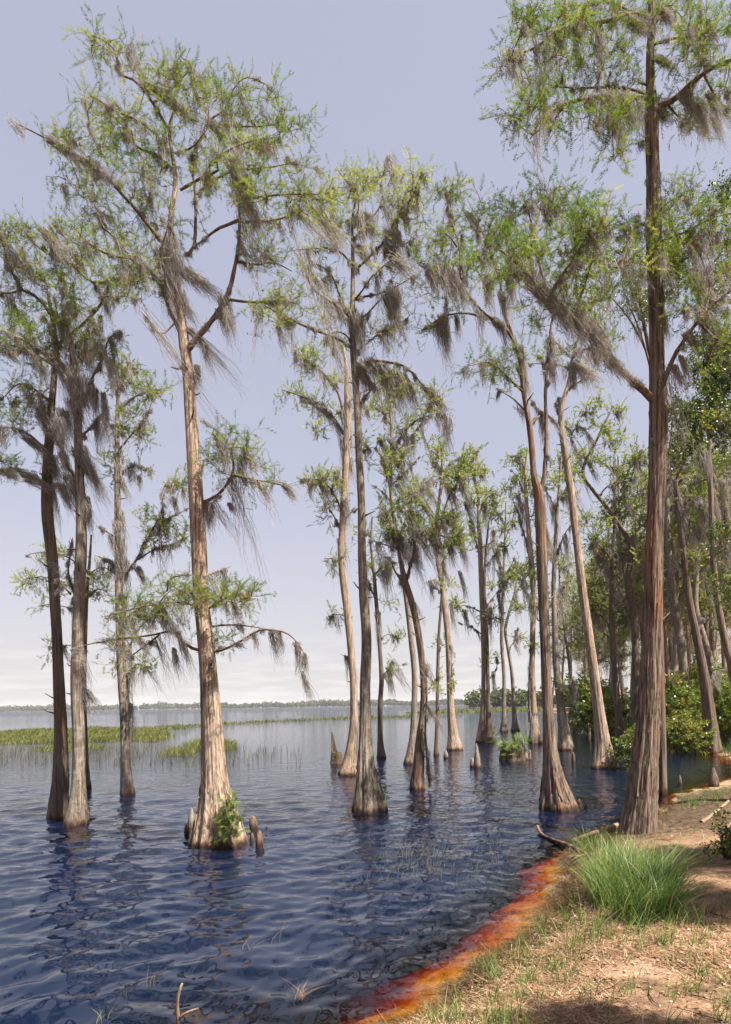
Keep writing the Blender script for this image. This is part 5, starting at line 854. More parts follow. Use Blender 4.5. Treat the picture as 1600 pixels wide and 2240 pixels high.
def overhead_tree():
    r = np.random.default_rng(88); tips = []
    for cx, cy, rx, ry, n, hh in [(1545, 1862, 100, 34, 46, 9.0), (1570, 1985, 90, 26, 40, 8.6), (1325, 2244, 80, 20, 18, 8.0), (1640, 1900, 60, 60, 16, 9.2)]:
        a = r.uniform(0, 6.28, n); q = np.sqrt(r.random(n)); P = on_z(cx + rx * q * np.cos(a), cy + ry * q * np.sin(a), .5); h = hh + r.normal(0, .35, n); tips.append(P + SUN * ((h - .5) / SUN[2])[:, None])
    tips = np.concatenate(tips); base = np.array([7.6, .4, .7]); T = np.array([[7.6, .4, .3, .3], [7.5, .5, 3, .22], [7.3, .7, 6, .17], [7.2, 1.0, 8.2, .1]]); LB = []
    for c in (tips[:46], tips[46:86], tips[86:104], tips[104:]):
        m = c.mean(0); s = np.array([7.3, .7, 6.0]); LB.append((np.array([s, s * .6 + m * .4 + [0, 0, .5], s * .2 + m * .8 + [0, 0, .2], m]), .07))
    return build_tree('broadleaf_tree', 'shade tree standing behind the viewer, its shadow dappling the bank', T, LB, tips, base, 'bark_dark', 'broad', D=10, moss=.3, seed=89, kindover='broad', spray=.26, leaf=1.2, sides=16, rings=24, coat=.2)
overhead_tree()
def shrub(label, px, py, D, w, h, n, mat, tint, seed, leafsize=0.2, gz=None):
    r = np.random.default_rng(seed); c = at(np.array(float(px)), np.array(float(py)), np.array(float(D))); z = max(0.0, float(ground_z(c[:1], c[1:2])[0])); c[2] = z
    W, Hh = w * D / F, h * D / F; LB = []
    for i in range(7):
        a = r.uniform(0, 6.28); u = r.uniform(.3, 1); e = c + np.array([math.cos(a) * W * .5 * u, math.sin(a) * W * .4 * u, Hh * r.uniform(.6, 1)])
        LB.append((np.array([c + r.normal(0, .06, 3) * [1, 1, 0], c * .6 + e * .4 + r.normal(0, .1, 3), e]), 0.022))
    q = r.normal(0, 1, (n, 3)); q = q / np.linalg.norm(q, axis=1)[:, None] * r.random((n, 1)) ** (1 / 2.4)
    tips = c + [0, 0, Hh * .55] + q * [W * .5, W * .42, Hh * .5]; tips[:, 2] = np.maximum(tips[:, 2], z + .08)
    return build_tree('shrub', label, np.array([[*c[:2], z - .15, .04], [c[0] + .02, c[1], z + .2, .03], [c[0], c[1] + .02, z + .45, .015]]), LB, tips, c, 'bark_dark', mat, D=12.5 if D < 20 else D, moss=0.0, coat=0, seed=seed, kindover='broad', spray=leafsize, tint=tint, cat='shrub', sides=10, rings=8, leaf=0.8)
shrub('bright yellow-green shrub between the huge trunk and the leaning trunks', 1478, 1630, 29, 100, 150, 130, 'shrub', (0.66, .22), 71, .26)
shrub('tall light green shrub behind the leaning trunks at the right', 1530, 1630, 34, 120, 165, 100, 'shrub', (0.7, .22), 72, .28)
shrub('rounded bright shrub at the right edge above the sandy bay', 1605, 1640, 29, 100, 150, 100, 'shrub', (0.62, .22), 73, .26)
shrub('low orange-tinged shrub over the sandy bay shore', 1490, 1640, 27.5, 120, 75, 80, 'shrub', (0.85, .2), 74, .24)
shrub('dark green shrub in the shade just left of the huge trunk', 1378, 1650, 21, 50, 70, 40, 'broad', (0.55, .25), 75)
shrub('low green shrub among thin trunks right of the pale leaning cypress', 1345, 1625, 36, 90, 90, 60, 'shrub', (0.5, .25), 77, .3)
shrub('distant pale green shrub at the water edge under thin trunks', 1285, 1600, 46, 80, 110, 60, 'shrub', (0.6, .2), 78, .36)
shrub('dark glossy seedling at the right edge of the bank', 1606, 1838, 7.3, 46, 66, 22, 'broad', (0.5, .25), 79, .16)

# ------------------------------------------------------------------ knees, snag, stump
def knob(name, label, px, pyb, hpx, wpx, D=None, lean=(0, 0), pointed=0.5, mat='bark_grey', group=None, seed=0, sides=18, z0=None):
    r = np.random.default_rng(900 + seed); z = 0.0 if z0 is None else z0
    c = on_z(np.array(float(px)), np.array(float(pyb)), z); D = c[1]; h = hpx * D / F; w = wpx * D / F / 2
    n = 16; t = np.linspace(0, 1, n); zz = np.concatenate([[-0.35], h * t]); lx = np.concatenate([[0], lean[0] * D / F * t ** 1.3])
    prof = (1 - t ** (2.6 - 1.4 * pointed)) ** (0.5 + 0.5 * pointed); R = np.concatenate([[w * 1.1], np.maximum(w * (0.12 + 0.88 * prof), w * 0.02)]); R[-1] = w * 0.05
    P = np.column_stack([c[0] + lx, np.full(n + 1, c[1]), z + zz])
    root = trunk_mesh(name, P, R, M[mat], None, np.array([c[0], c[1], z]), sides, 26, 0.1, 0.05, seed)
    root.location = (c[0], c[1], z); tag(root, label, 'cypress knee', group); return root
KG = 'cypress knees rising from the water'
knob('cypress_knee', 'tall grey knee pressed against the left side of the ferny pale cypress', 420, 1822, 56, 17, pointed=.2, seed=1, group=KG)
knob('cypress_knee', 'small dark knee at the far left of the ferny cypress foot', 408, 1827, 24, 10, pointed=.3, seed=2, group=KG, mat='bark_dark')
knob('cypress_knee', 'stubby orange-brown knee at the front left of the ferny cypress foot', 431, 1846, 36, 24, pointed=.3, seed=3, group=KG, mat='bark_red')
knob('cypress_knee', 'round-topped orange-wet knee, upper of two right of the fern', 556, 1814, 30, 20, pointed=.15, seed=4, group=KG, mat='bark_red', lean=(-4, 0))
knob('cypress_knee', 'round-topped knee, lower of two right of the fern', 568, 1853, 38, 17, pointed=.2, seed=5, group=KG, mat='bark_red')
knob('cypress_knee', 'narrow black knee between the two orange knees and the ferny foot', 552, 1841, 20, 10, pointed=.4, seed=6, group=KG, mat='bark_dark')
knob('cypress_knee', 'tiny dark knee tip poking up right of the orange knees', 584, 1815, 9, 7, pointed=.6, seed=7, group=KG, mat='bark_dark')
knob('cypress_knee', 'slender pointed knee alone in open water left of the fern stump', 1045, 1680, 54, 16, pointed=.75, seed=8, group=KG, lean=(-2, 0))
knob('cypress_knee', 'low rounded knob beside the slender pointed knee', 1034, 1678, 20, 12, pointed=.3, seed=9, group=KG)
knob('cypress_knee', 'squat small knee near the bell-footed cypress', 976, 1659, 18, 11, pointed=.4, seed=10, group=KG)
knob('cypress_knee', 'small dark post-like knee between two big trunks near the bank', 1255, 1667, 22, 8, pointed=.1, seed=11, group=KG, mat='bark_dark')
knob('cypress_knee', 'dark cone-shaped knee on the sandy bay shore', 1562, 1719, 40, 22, pointed=.7, seed=12, group=KG, mat='bark_dark', z0=0.03)
knob('cypress_knee', 'small pale knee in grass at the bay edge', 1488, 1714, 18, 9, pointed=.8, seed=13, group=KG, z0=0.0)
knob('cypress_knee', 'tiny dark knee beside the big fluted foot near the bank', 1283, 1766, 8, 8, pointed=.4, seed=14, group=KG, mat='bark_dark')
knob('cypress_knee', 'short mossy knee against the right side of the big fluted foot near the bank', 1268, 1764, 16, 12, pointed=.4, seed=15, group=KG, mat='bark_dark')

def snag():
    c = on_z(np.array(737.0), np.array(1669.0)); D = c[1]; k = D / F; root = empty('dead_snag', c)
    tag(root, 'hollow grey dead snag with torn pointed top in open water, left of centre', 'dead tree')
    ns, nr = 22, 22; th = np.linspace(0, 2 * math.pi, ns, endpoint=False); r = np.random.default_rng(5)
    top = 66 * np.clip(0.34 + 0.66 * np.maximum(0, np.cos(th - 2.5)) ** 2.2, 0, 1) + r.uniform(-2, 2, ns)
    t = np.linspace(0, 1, nr)[:, None]; h = -14 + (top[None] + 14) * t; R = (15 - 9.5 * np.clip(h / 66, 0, 1) ** .7) * (1 + .12 * np.cos(5 * th)[None] + r.normal(0, .03, (nr, ns)))
    X = (R * np.cos(th)[None] - 6 * np.clip(h / 66, 0, 1) ** 1.4) * k; Y = R * np.sin(th)[None] * k; V = np.stack([X, Y, h * k], -1)
    Vi = np.stack([X * .72, Y * .72, h * k], -1)
    i = np.arange(nr - 1)[:, None] * ns; j = np.arange(ns)[None]; q = (j + 1) % ns
    Q = np.stack([i + j, i + q, i + ns + q, i + ns + j], -1).reshape(-1, 4); m = nr * ns; e = (nr - 1) * ns
    rim = np.stack([e + j[0], e + q[0], m + e + q[0], m + e + j[0]], -1)
    mesh_obj('shell', np.concatenate([V.reshape(-1, 3), Vi.reshape(-1, 3)]), [np.concatenate([Q, Q[:, ::-1] + m, rim])], M['wet_wood'], root, smooth=False)
snag()

def frond_mesh(seed, length=0.5, n=13, mat='fern'):
    r = np.random.default_rng(seed); g = Geo(); s = np.linspace(0, 1, 9); arch = r.uniform(.25, .5)
    P = np.column_stack([s * length, np.zeros(9), arch * length * (s - 1.15 * s * s)]); tube(g, P, np.linspace(.004, .0015, 9), 3, 0.7, cap=False)
    for i in range(n):
        u = 0.12 + 0.86 * i / n; b = np.array([np.interp(u, s, P[:, k]) for k in range(3)]); ln = length * 0.26 * (math.sin(math.pi * min(1, u * .85 + .15)) ** .7) * r.uniform(.8, 1.15)
        for sd_ in (-1, 1):
            d = norm(np.array([0.45, sd_ * 1.0, r.uniform(-.25, .15)])); w = np.array([ln * .11, 0, 0])
            V = [b - w * .6, b + d * ln * .5 - w, b + d * ln, b + d * ln * .5 + w, b + w * .6]
            g.add(V, [(0, 1, 3), (1, 2, 3), (0, 3, 4)], None, np.clip(r.normal(.5, .2), 0, .92))
    return g
FR = []
for i in range(5):
    o_ = frond_mesh(300 + i).obj('frond', M['fern']); FR.append(o_.data); bpy.data.objects.remove(o_)
def fern(label, c, n, size, spread, seed, face=(0, -1, 0), group='ferns growing on cypress wood'):
    r = np.random.default_rng(seed); root = empty('fern', c); tag(root, label, 'fern', group)
    for i in range(n):
        az = r.uniform(0, 6.28); el = r.uniform(-.25, 1.35); o = bpy.data.objects.new('frond', FR[int(r.integers(5))]); COL.objects.link(o); o.parent = root
        o.rotation_euler = (r.uniform(-.5, .5), -el, az); s = size * r.uniform(.6, 1.15) / 0.5; o.scale = (s, s, s); o.location = tuple(r.normal(0, 1, 3) * spread)
    return root
fern('bushy bright green fern clump growing on the foot of the pale cypress', at(np.array(506.), np.array(1795.), np.array(9.95)), 150, 0.21, np.array([.115, .06, .19]), 1)
def stump():
    c = on_z(np.array(1125.0), np.array(1662.0)); k = c[1] / F; root = empty('tree_stump', c); tag(root, 'broad rotten stump with jagged shards and ferns on top, in open water', 'stump')
    r = np.random.default_rng(9); ns, nr = 26, 14; th = np.linspace(0, 2 * math.pi, ns, endpoint=False); t = np.linspace(0, 1, nr)[:, None]
    top = 20 + r.uniform(-9, 9, ns); h = -15 + (top + 15)[None] * t; R = (36 - 12 * t) * (1 + .14 * np.cos(7 * th + 1)[None] + r.normal(0, .04, (nr, ns)))
    V = np.stack([R * np.cos(th) * k, R * np.sin(th) * .8 * k, h * k], -1).reshape(-1, 3); V = np.concatenate([V, [[0, 0, 18 * k]]])
    i = np.arange(nr - 1)[:, None] * ns; j = np.arange(ns)[None]; q = (j + 1) % ns; Q = np.stack([i + j, i + q, i + ns + q, i + ns + j], -1).reshape(-1, 4); e = (nr - 1) * ns
    mesh_obj('stump_body', V, [Q, np.stack([e + j[0], e + q[0], np.full(ns, nr * ns)], -1)], M['wet_wood'], root)
    for x, y, hh, w, l in [(24, -8, 56, 13, -8), (8, 4, 62, 9, 2), (-10, 6, 40, 9, 3), (32, -6, 26, 10, 2), (-28, -4, 30, 9, -2)]:
        n = 7; u = np.linspace(0, 1, n); g = Geo(); tube(g, np.column_stack([(x + l * u) * k, np.full(n, y * k), (-4 + hh * u) * k]), w * k / 2 * (1.02 - u) ** .8 + .004, 7, .5, .12); g.obj('shard', M['bark_grey'], root)
    return c, k
sc_, sk_ = stump()
fern('fern clump covering the top of the rotten stump', sc_ + np.array([-12 * sk_, -.15, 24 * sk_]), 70, 0.45, np.array([.30, .14, .12]), 2)
fern('fern clump on the right end of the rotten stump', sc_ + np.array([22 * sk_, .1, 36 * sk_]), 22, 0.5, np.array([.16, .1, .08]), 3)
fern('small fern on the right side of the darker touching cypress', at(np.array(1082.), np.array(1612.), np.array(35.6)), 12, 0.55, np.array([.08, .1, .18]), 4)
fern('little sprig of weeds on the right flank of the central fluted foot', at(np.array(846.), np.array(1735.), np.array(13.3)), 14, 0.18, np.array([.04, .05, .16]), 5)

# ------------------------------------------------------------------ bank: grass, litter, driftwood
def gpt(px, py):
    px = np.asarray(px, float); py = np.asarray(py, float); z = np.full(px.shape, .4)
    for _ in range(14):
        P = on_z(px, py, 0.0); r_ = ray(px, py); P = CAMP + r_ * ((z - CAMH) / r_[..., 2])[..., None]; z = .5 * z + .5 * ground_z(P[..., 0], P[..., 1])
    return P
def blades(g, O, Hh, lean, wid, tint, K=4, curve=0.6):
    n = len(O); t = np.linspace(0, 1, K + 1); az = rng.uniform(0, 6.28, n); S = np.column_stack([np.cos(az), np.sin(az), np.zeros(n)])
    P = O[:, None] + np.array([0, 0, 1.0]) * (Hh[:, None] * (t - 0.18 * curve * t ** 2.5))[..., None] + lean[:, None] * (Hh[:, None] * t ** 1.7)[..., None]
    w = (wid[:, None] * (1 - t ** 1.5 * .95))[..., None] * S[:, None]; V = np.stack([P - w, P + w], 2).reshape(n, -1, 3); k = 2 * (K + 1); i = np.arange(K) * 2
    Q = np.stack([i, i + 1, i + 3, i + 2], -1); g.add(V.reshape(-1, 3), None, (np.arange(n)[:, None, None] * k + Q).reshape(-1, 4), np.repeat(tint, k))
rng = np.random.default_rng(31)
def tuft(name, label, cx, cy, rx, ry, n, h, lean, tintm, grp=None, wid=.0035, mat='grass'):
    a = rng.uniform(0, 6.28, n); q = np.sqrt(rng.random(n)); P = gpt(cx + rx * q * np.cos(a), cy + ry * q * np.sin(a)); c = gpt(np.array(float(cx)), np.array(float(cy)))
    lv = np.column_stack([lean[0] + rng.normal(0, .42, n) + .4 * q * np.cos(a), lean[1] + rng.normal(0, .42, n) - .4 * q * np.sin(a), np.zeros(n)])
    g = Geo(); blades(g, P - [0, 0, .01], h * rng.beta(2.2, 1.8, n) * 1.25 + .05, lv, np.full(n, wid) * rng.uniform(.6, 1.3, n), np.clip(rng.normal(tintm, .22, n), 0, 1)); o = g.obj(name, M[mat], None, c); o.location = c.tolist(); tag(o, label, 'grass', grp); return o
def big_tuft():
    c = gpt(np.array(1395.), np.array(1975.)); g = Geo()
    for cx, cy, rx, ry, n, h, lx, ly, tm in [(1360, 1945, 60, 30, 700, .55, .16, .15, .58), (1410, 1960, 60, 30, 700, .58, .25, .15, .5), (1440, 1982, 44, 28, 520, .5, .38, .1, .38), (1400, 2005, 66, 20, 560, .46, .12, -.2, .42), (1320, 1965, 34, 30, 360, .48, -.05, .0, .6), (1350, 1900, 44, 14, 260, .45, .2, .2, .66), (1462, 2008, 22, 14, 120, .42, .5, -.2, .5)]:  # tints paint light and shade: left and upper clumps lighter, right and lower darker
        a = rng.uniform(0, 6.28, n); q = rng.random(n) ** .6; P = gpt(cx + rx * q * np.cos(a), cy + ry * q * np.sin(a))
        lv = np.column_stack([lx + rng.normal(0, .4, n), ly + rng.normal(0, .4, n), np.zeros(n)]); blades(g, P - [0, 0, .01], h * rng.beta(2.6, 1.6, n) * 1.2 + .05, lv, .0042 * rng.uniform(.5, 1.3, n), np.clip(rng.normal(tm, .2, n) + .6 * (rng.random(n) < .07), 0, 1), 5, 1.2)
    o = g.obj('grass_tuft', M['grass'], None, c); o.location = c.tolist(); tag(o, 'large lush green grass tuft bending right at the water edge of the bank', 'grass')
big_tuft()
tuft('grass_tuft', 'pale dry-tipped grass tuft in front of the large lush tuft', 1325, 1950, 42, 40, 650, .42, (.2, .1), .62)
tuft('grass_tuft', 'thin grass clump at the foot of the huge trunk', 1300, 1862, 45, 12, 320, .34, (.1, 0), .5)
tuft('grass_tuft', 'small bright sprig standing in shallow water before the huge trunk', 1320, 1790, 14, 4, 60, .2, (.2, 0), .6)
tuft('grass_tuft', 'green clump at the right edge of the sandy bay', 1600, 1645, 30, 10, 260, .5, (.1, 0), .4, wid=.006)
rng = np.random.default_rng(33)
g = Geo()
def scatter(n, x0, x1, y0, y1):
    P = gpt(rng.uniform(x0, x1, n), rng.uniform(y0, y1, n)); return P[P[:, 2] > .05]
# sparse blades in little clumps all over the bank
cl = [scatter(80, 1250, 1540, 1930, 2080), scatter(150, 900, 1750, 1990, 2330), scatter(60, 1380, 1700, 1760, 1990), scatter(90, 1430, 1620, 1735, 1765), scatter(90, 1050, 1260, 1960, 2160), scatter(70, 880, 1150, 2120, 2300)]
hs = [.24, .15, .13, .2, .19, .19]
for c, hh in zip(cl, hs):
    for p in c:
        m = int(rng.integers(4, 16)); O = p + rng.normal(0, .035, (m, 3)) * [1, 1, 0]; O[:, 2] = ground_z(O[:, 0], O[:, 1]) - .01
        blades(g, O, hh * rng.uniform(.4, 1.3, m), np.column_stack([rng.normal(.25, .45, m), rng.normal(0, .45, m), np.zeros(m)]), rng.uniform(.0018, .004, m), np.clip(rng.normal(.62, .2, m), 0, 1))
tag(g.obj('grass', M['grass']), 'sparse grass blades scattered over the straw-covered bank', 'grass', kind='stuff')
g = Geo(); n = 42000
P = gpt(rng.uniform(880, 1900, n), 1720 + 660 * rng.random(n) ** .75); P = P[P[:, 2] > .12]; P = P[bumps(P[:, 0] * 1.4 + 5, P[:, 1] * 1.4) + rng.normal(0, .12, len(P)) > -.14]; n = len(P)
az = rng.uniform(0, 6.28, n); el = rng.normal(0, .16, n); ln = rng.uniform(.025, .085, n); d = np.column_stack([np.cos(az) * np.cos(el), np.sin(az) * np.cos(el), np.sin(el)]); s_ = np.column_stack([-np.sin(az), np.cos(az), np.zeros(n)])
w = rng.uniform(.0012, .0028, n)[:, None]; c0 = P + [0, 0, .006]
V = np.stack([c0 - d * ln[:, None] - s_ * w, c0 - d * ln[:, None] + s_ * w, c0 + d * ln[:, None] + s_ * w + [0, 0, .006], c0 + d * ln[:, None] - s_ * w + [0, 0, .006]], 1).reshape(-1, 3)
g.add(V, None, np.arange(n * 4).reshape(-1, 4), np.repeat(rng.random(n), 4)); tag(g.obj('fallen_needles', M['straw']), 'reddish straw of fallen needles over the bank', 'litter', kind='stuff')
g = Geo(); n = 2600; P = gpt(rng.uniform(900, 1800, n), rng.uniform(1760, 2330, n)); P = P[P[:, 2] > .1]; n = len(P); a = norm(rng.normal(0, 1, (n, 3)) * [1, 1, .35]); b = norm(np.cross(a, np.array([0, 0, 1.0]) + rng.normal(0, .3, (n, 3)))); l_ = rng.uniform(.008, .026, (n, 1)); c0 = P + [0, 0, .012]
g.add(np.stack([c0 - a * l_, c0 + b * l_ * .45, c0 + a * l_, c0 - b * l_ * .45], 1).reshape(-1, 3), None, np.arange(n * 4).reshape(-1, 4), np.repeat(rng.random(n) ** 1.4, 4)); tag(g.obj('leaf_litter', M['straw']), 'small dead leaves strewn over the bank', 'litter', kind='stuff')
g = Geo()
for _ in range(150):
    p = gpt(np.array(rng.uniform(930, 1650)), np.array(rng.uniform(1790, 2250)))
    if p[2] < .1: continue
    l_ = rng.gamma(2, .06) + .05; az = rng.uniform(0, 6.28); d = np.array([math.cos(az), math.sin(az), 0]); q = p + np.linspace(-.5, .5, 5)[:, None] * d * l_ + rng.normal(0, .006, (5, 3)); q[:, 2] = ground_z(q[:, 0], q[:, 1]) + .012
    tube(g, q, np.linspace(.0035, .0015, 5) * rng.uniform(.7, 1.5), 4, rng.random(), cap=False)
tag(g.obj('twig_litter', M['debris']), 'thin dark twigs lying on the bank', 'litter', kind='stuff')
# dark wet debris along the waterline
g = Geo(); k = rng.integers(4, 19, 9000); t = rng.random(9000); S0 = SH[k]; S1 = SH[k + 1]; q = S0 + (S1 - S0) * t[:, None] + rng.normal(0, .15, (9000, 2)) + np.array([.18, .06])
z = ground_z(q[:, 0], q[:, 1]); m = (z > -.02) & (z < .3) & (q[:, 1] < 14); q = q[m]; z = z[m]; n = len(q)
O = np.column_stack([q, z]); az = rng.uniform(0, 6.28, n); ln = rng.gamma(2, .035, n) + .02; d = np.column_stack([np.cos(az), np.sin(az), rng.normal(.1, .25, n)]); s_ = np.column_stack([-np.sin(az), np.cos(az), np.zeros(n)]); w = rng.uniform(.0015, .004, n)[:, None]
V = np.stack([O - d * ln[:, None] - s_ * w, O - d * ln[:, None] + s_ * w, O + d * ln[:, None] + s_ * w * .4, O + d * ln[:, None] - s_ * w * .4], 1).reshape(-1, 3) + [0, 0, .012]
g.add(V, None, np.arange(n * 4).reshape(-1, 4), np.repeat(rng.random(n), 4)); tag(g.obj('debris', M['debris']), 'dark wet plant debris washed along the waterline', 'debris', kind='stuff')

def stick(name, label, pts, w0, w1, mat='dead_wood', cat='branch', side=(), group=None, sides=9):
    """pts [(px,py,height above ground/water)]"""
    P = []
    for px, py, h in pts:
        a = on_z(np.array(float(px)), np.array(float(py)), h) if h < 0.16 else None
        if a is None:
            b = gpt(np.array(float(px)), np.array(float(py))); a = b
        P.append(a)
    P = np.array(P); c = P[0]; D = c[1]; Q = resample(P, 18); g = Geo(); tube(g, Q, np.linspace(w0, w1, 18) * D / F / 2, sides, .5, .07); root = g.obj(name, M[mat], None, c, True); root.location = c.tolist(); tag(root, label, cat, group)
    for (i, dx, dy, dz, w) in side:
        b = Q[i]; e = b + np.array([dx, dy, dz]); gg = Geo(); tube(gg, resample(np.array([b, b * .5 + e * .5 + rng.normal(0, .02, 3), e]), 8), np.linspace(w, w * .3, 8) * D / F / 2, 6, .5, .05); gg.obj('side_branch', M[mat], root, c, True)
    return root
stick('driftwood_log', 'bare orange-brown driftwood limb running from the huge trunk into the water', [(1352, 1806, .12), (1325, 1816, .10), (1295, 1824, .07), (1252, 1840, .0)], 13, 7)
stick('driftwood_branch', 'crooked brown branch lying half in the water below the driftwood limb', [(1176, 1808, .10), (1186, 1826, .05), (1212, 1838, .03), (1245, 1850, .05), (1285, 1872, .1)], 6, 10)
stick('fallen_stick', 'long grey stick slanting up at the right edge of the bank', [(1535, 1800, .3), (1570, 1775, .5), (1610, 1738, .6)], 9, 6)
stick('fallen_stick', 'short pale stick leaning at the right edge below the long grey one', [(1572, 1842, .3), (1590, 1815, .5), (1604, 1795, .6)], 7, 5)
c = on_z(np.array(390.), np.array(2262.)); k = c[1] / F; root = empty('dead_branch', c); tag(root, 'forked tan branch stub sticking up at the bottom of the picture', 'branch')
for nm, pts, w in (('stem', [(0, 0, -.15), (.0, 0, .1), (0.0, 0, .26), (.035, 0, .37)], .018), ('fork', [(0.0, 0, .10), (.06, -.02, .16), (.16, -.03, .20)], .012)):
    g = Geo(); tube(g, resample(np.array(pts, float), 14), np.linspace(w, w * .5, 14), 9, .5, .08); g.obj(nm, M['dead_wood'], root, None, True)
# tangle of bare roots at the undercut edge
for i in range(14):
    a = gpt(np.array(rng.uniform(1225, 1310)), np.array(rng.uniform(1850, 1900))); e = a + np.array([rng.uniform(-.45, .05), rng.uniform(-.25, .15), 0]); e[2] = max(0, float(ground_z(e[:1], e[1:2])[0])) + rng.uniform(0, .08)
    g = Geo(); tube(g, resample(np.array([a + [0, 0, .02], (a + e) / 2 + [0, 0, rng.uniform(.03, .12)], e]), 9), np.linspace(.007, .003, 9), 5, rng.random(), .08); o = g.obj('bare_root', M['dead_wood'], None, a, True); o.location = a.tolist()
    tag(o, 'thin bare root in the tangle at the undercut bank edge left of the lush grass', 'root', 'tangled roots at the bank edge')

# ------------------------------------------------------------------ water plants
def floaters(name, label, cat, px, py, n, ln, mat, h=(.0, .2), grp=None):
    c = on_z(np.array(float(px)), np.array(float(py))); g = Geo(); O = np.zeros((n, 3)); O[:, :2] = rng.normal(0, .03, (n, 2)); O[:, 2] = -.02
    blades(g, O, ln * rng.uniform(.5, 1, n), np.column_stack([rng.normal(.5, .7, n), rng.normal(0, .5, n), np.zeros(n)]), np.full(n, .0017), np.clip(rng.normal(.8, .2, n), 0, 1)); o = g.obj(name, M[mat]); o.location = c.tolist(); tag(o, label, cat, grp)
FLG = 'reed sprigs in the near water'
floaters('reed_sprig', 'thin upright reed sprig in near water left of the forked stub', 'reed', 277, 2178, 5, .24, 'grass', grp=FLG)
floaters('reed_sprig', 'yellow bent reed stalk floating near the forked stub', 'reed', 330, 2150, 8, .25, 'grass', grp=FLG)
floaters('reed_sprig', 'broken straw sprig floating below the reflection of the big cypress', 'reed', 552, 2072, 7, .16, 'straw', grp=FLG)
floaters('reed_sprig', 'brown floating straw bundle near the red shallows', 'reed', 655, 2178, 26, .16, 'straw', grp=FLG)
floaters('reed_sprig', 'faint green reed pair right of the big cypress reflection', 'reed', 596, 2060, 4, .25, 'grass', grp=FLG)
floaters('reed_sprig', 'short yellow sprig at the bottom edge beside the forked stub', 'reed', 216, 2235, 8, .14, 'grass', grp=FLG)
rng = np.random.default_rng(35)
g = Geo(); n = 2600
x = rng.uniform(-60, 660, n); y = 1632 + 46 * rng.beta(1.3, 1.6, n); keep = rng.random(n) < np.clip(1.1 - np.maximum(0, x - 250) / 420, .1, 1) * (.35 + .65 * (np.sin(x / 23) * np.sin(x / 9 + y / 6) > -.25)); P = on_z(x[keep], y[keep]); n = len(P)
blades(g, P - [0, 0, .05], rng.uniform(.25, .62, n), np.column_stack([rng.normal(.2, .2, n), rng.normal(0, .2, n), np.zeros(n)]), np.full(n, .011) * rng.uniform(.7, 1.2, n), np.clip(rng.beta(1.2, 2, n), 0, 1), 3)
tag(g.obj('reeds', M['reed']), 'thin dark reeds standing in water before the marsh strip', 'reeds', kind='stuff')
g = Geo(); n = 420; x = np.concatenate([rng.normal(900, 50, n // 2), rng.uniform(800, 1130, n - n // 2)]); y = np.concatenate([rng.normal(1872, 22, n // 2), rng.uniform(1830, 1925, n - n // 2)]); P = on_z(x, y)
blades(g, P - [0, 0, .03], rng.uniform(.06, .24, n), np.column_stack([rng.normal(.25, .4, n), rng.normal(0, .3, n), np.zeros(n)]), np.full(n, .0032), np.clip(rng.beta(1.5, 1.5, n), 0, 1), 3)
tag(g.obj('reeds', M['reed']), 'sparse thin stems poking through water in front of the bank', 'reeds', kind='stuff')
# marsh grass islands
def marsh(label, poly, n, h, wid):
    poly = np.array(poly, float); x0, y0 = poly.min(0); x1, y1 = poly.max(0); X = rng.uniform(x0, x1, n * 3); Y = rng.uniform(y0, y1, n * 3); ins = np.zeros(len(X), bool)
    for i in range(len(poly)):
        a = poly[i]; b = poly[(i + 1) % len(poly)]; ins ^= ((a[1] > Y) != (b[1] > Y)) & (X < (b[0] - a[0]) * (Y - a[1]) / (b[1] - a[1] + 1e-9) + a[0])
    P = on_z(X[ins], Y[ins]); D = P[:, 1]; m = len(P); g = Geo(); P[:, 2] = -.05; P[:, :2] += rng.normal(0, .3, (m, 2))
    blades(g, P, h * rng.uniform(.4, 1.15, m) * (0.8 + .35 * np.sin(P[:, 0] * .8) * np.sin(P[:, 1] * .31)), np.column_stack([rng.normal(.25, .3, m), rng.normal(0, .3, m), np.zeros(m)]), wid * D / 60 * rng.uniform(.6, 1.3, m), np.clip(rng.normal(.55, .22, m), 0, 1), 2)
    tag(g.obj('marsh_grass', M['marsh']), label, 'marsh grass', kind='stuff')
marsh('wide green marsh grass bed at the left behind the twin trunks', [(-120, 1608), (0, 1601), (200, 1593), (350, 1596), (365, 1612), (340, 1622), (180, 1622), (60, 1627), (-120, 1630)], 9000, .5, .05)
marsh('thin green marsh strip running to the right across the lake', [(180, 1597), (330, 1592), (470, 1582), (620, 1575), (770, 1568), (900, 1565), (1040, 1567), (900, 1571), (700, 1576), (560, 1582), (450, 1590), (330, 1600)], 7000, .5, .045)
marsh('far pale marsh strip near the wooded point', [(880, 1560), (1000, 1553), (1180, 1549), (1300, 1546), (1300, 1554), (1150, 1557), (1000, 1560)], 5000, .8, .05)
marsh('rounded marsh grass clump just behind the pale cypress trunk', [(418, 1640), (424, 1630), (470, 1626), (505, 1630), (500, 1640)], 900, .62, .035)
marsh('low yellow-green marsh clump left of the pale cypress trunk', [(365, 1652), (380, 1640), (415, 1642), (410, 1654)], 420, .4, .035)
marsh('dim marsh patch between reeds and twin trunks', [(55, 1640), (120, 1628), (220, 1630), (230, 1640), (120, 1646)], 900, .3, .04)

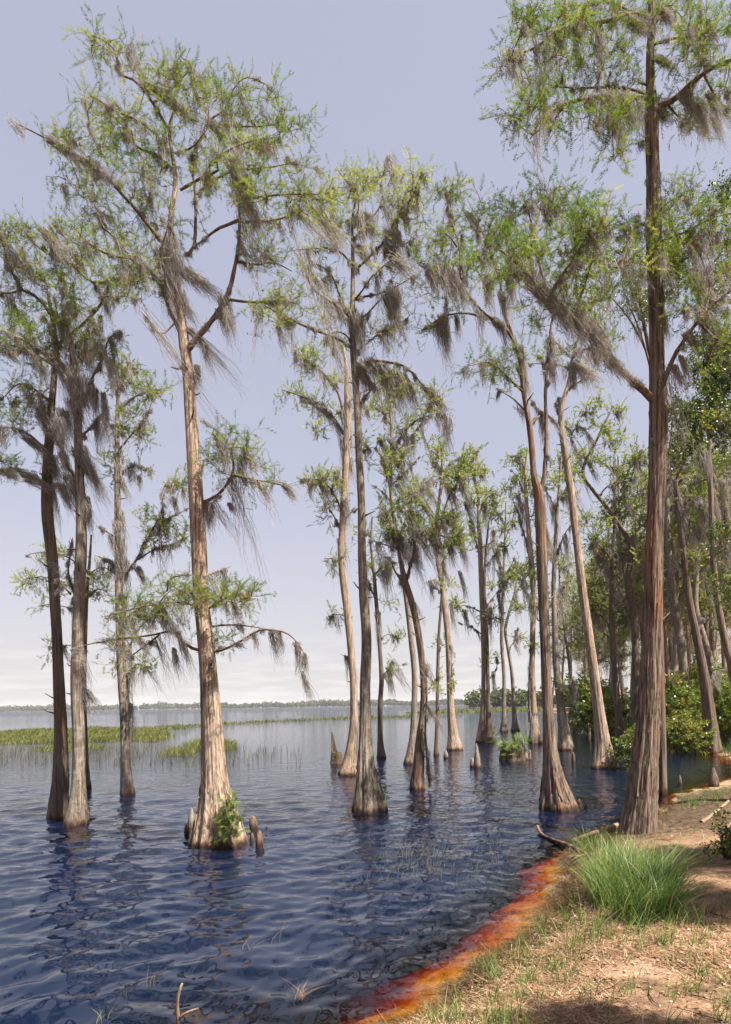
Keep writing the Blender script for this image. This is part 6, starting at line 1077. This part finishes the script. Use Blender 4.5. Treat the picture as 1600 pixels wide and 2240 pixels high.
# ------------------------------------------------------------------ far shore
def far_wood(label, x, y, depth, height, n, step, tintm, width):
    """many small crowns massed along a shore line (x,y arrays of world points)"""
    g = Geo(); t = rng.random(n); px_ = np.interp(t, np.linspace(0, 1, len(x)), x); py_ = np.interp(t, np.linspace(0, 1, len(y)), y) + rng.random(n) ** 1.5 * depth
    hh = height * (0.72 + .28 * np.sin(px_ / (height * 5)) * np.sin(px_ / (height * 2.3) + 1) + rng.normal(0, .17, n)); m = 26
    C = np.column_stack([px_, py_, hh * .55]); q = rng.normal(0, 1, (n, m, 3)); q = q / np.linalg.norm(q, axis=2, keepdims=True); q *= rng.random((n, m, 1)) ** .4
    V0 = C[:, None] + q * np.stack([hh * .34, hh * .34, hh * .5], -1)[:, None]; V0[..., 2] = np.maximum(V0[..., 2], 0); V0 = V0.reshape(-1, 3)
    a = norm(rng.normal(0, 1, V0.shape)); b = norm(np.cross(a, rng.normal(0, 1, V0.shape))); s = step * rng.uniform(.6, 1.3, (len(V0), 1))
    V = np.stack([V0 + a * s, V0 - a * s * .5 + b * s * .8, V0 - a * s * .5 - b * s * .8], 1).reshape(-1, 3); V[:, 2] = np.maximum(V[:, 2], .05)
    tn = np.clip(np.repeat(rng.normal(tintm, .18, n), m) + rng.normal(0, .12, n * m), 0, 1); g.add(V, np.arange(len(V)).reshape(-1, 3), None, np.repeat(tn, 3)); tag(g.obj('far_forest', M['far_wood']), label, 'forest', kind='stuff')
far_wood('hazy line of trees along the far shore of the lake', np.array([-1500, -400, 600, 1900.]), np.array([1750, 1500, 1250, 1150.]), 90, 15, 3000, 3.2, .45, 1)
far_wood('wooded point of moss-grey trees beyond the slender cypress pair', np.array([62, 78, 110, 190, 330.]), np.array([330, 290, 240, 200, 160.]), 45, 13, 420, 1.1, .6, 1)

# ------------------------------------------------------------------ air
hz, nt = mat_new('lake_haze'); o = N(nt, 'ShaderNodeOutputMaterial'); pv = N(nt, 'ShaderNodeVolumePrincipled'); pv.inputs['Color'].default_value = (0.92, 0.94, 1, 1); pv.inputs['Density'].default_value = 0.00012; L(nt, pv.outputs[0], o.inputs['Volume'])
x0, x1, y0, y1, z0, z1 = -2900, 3600, -60, 4600, -3.2, 32
V = [(x, y, z) for z in (z0, z1) for y in (y0, y1) for x in (x0, x1)]
HAZE = True
if HAZE:
    hb = mesh_obj('haze', V, [np.array([(0, 2, 3, 1), (4, 5, 7, 6), (0, 1, 5, 4), (2, 6, 7, 3), (0, 4, 6, 2), (1, 3, 7, 5)])], hz); tag(hb, kind='stuff')
print('tris', stats)
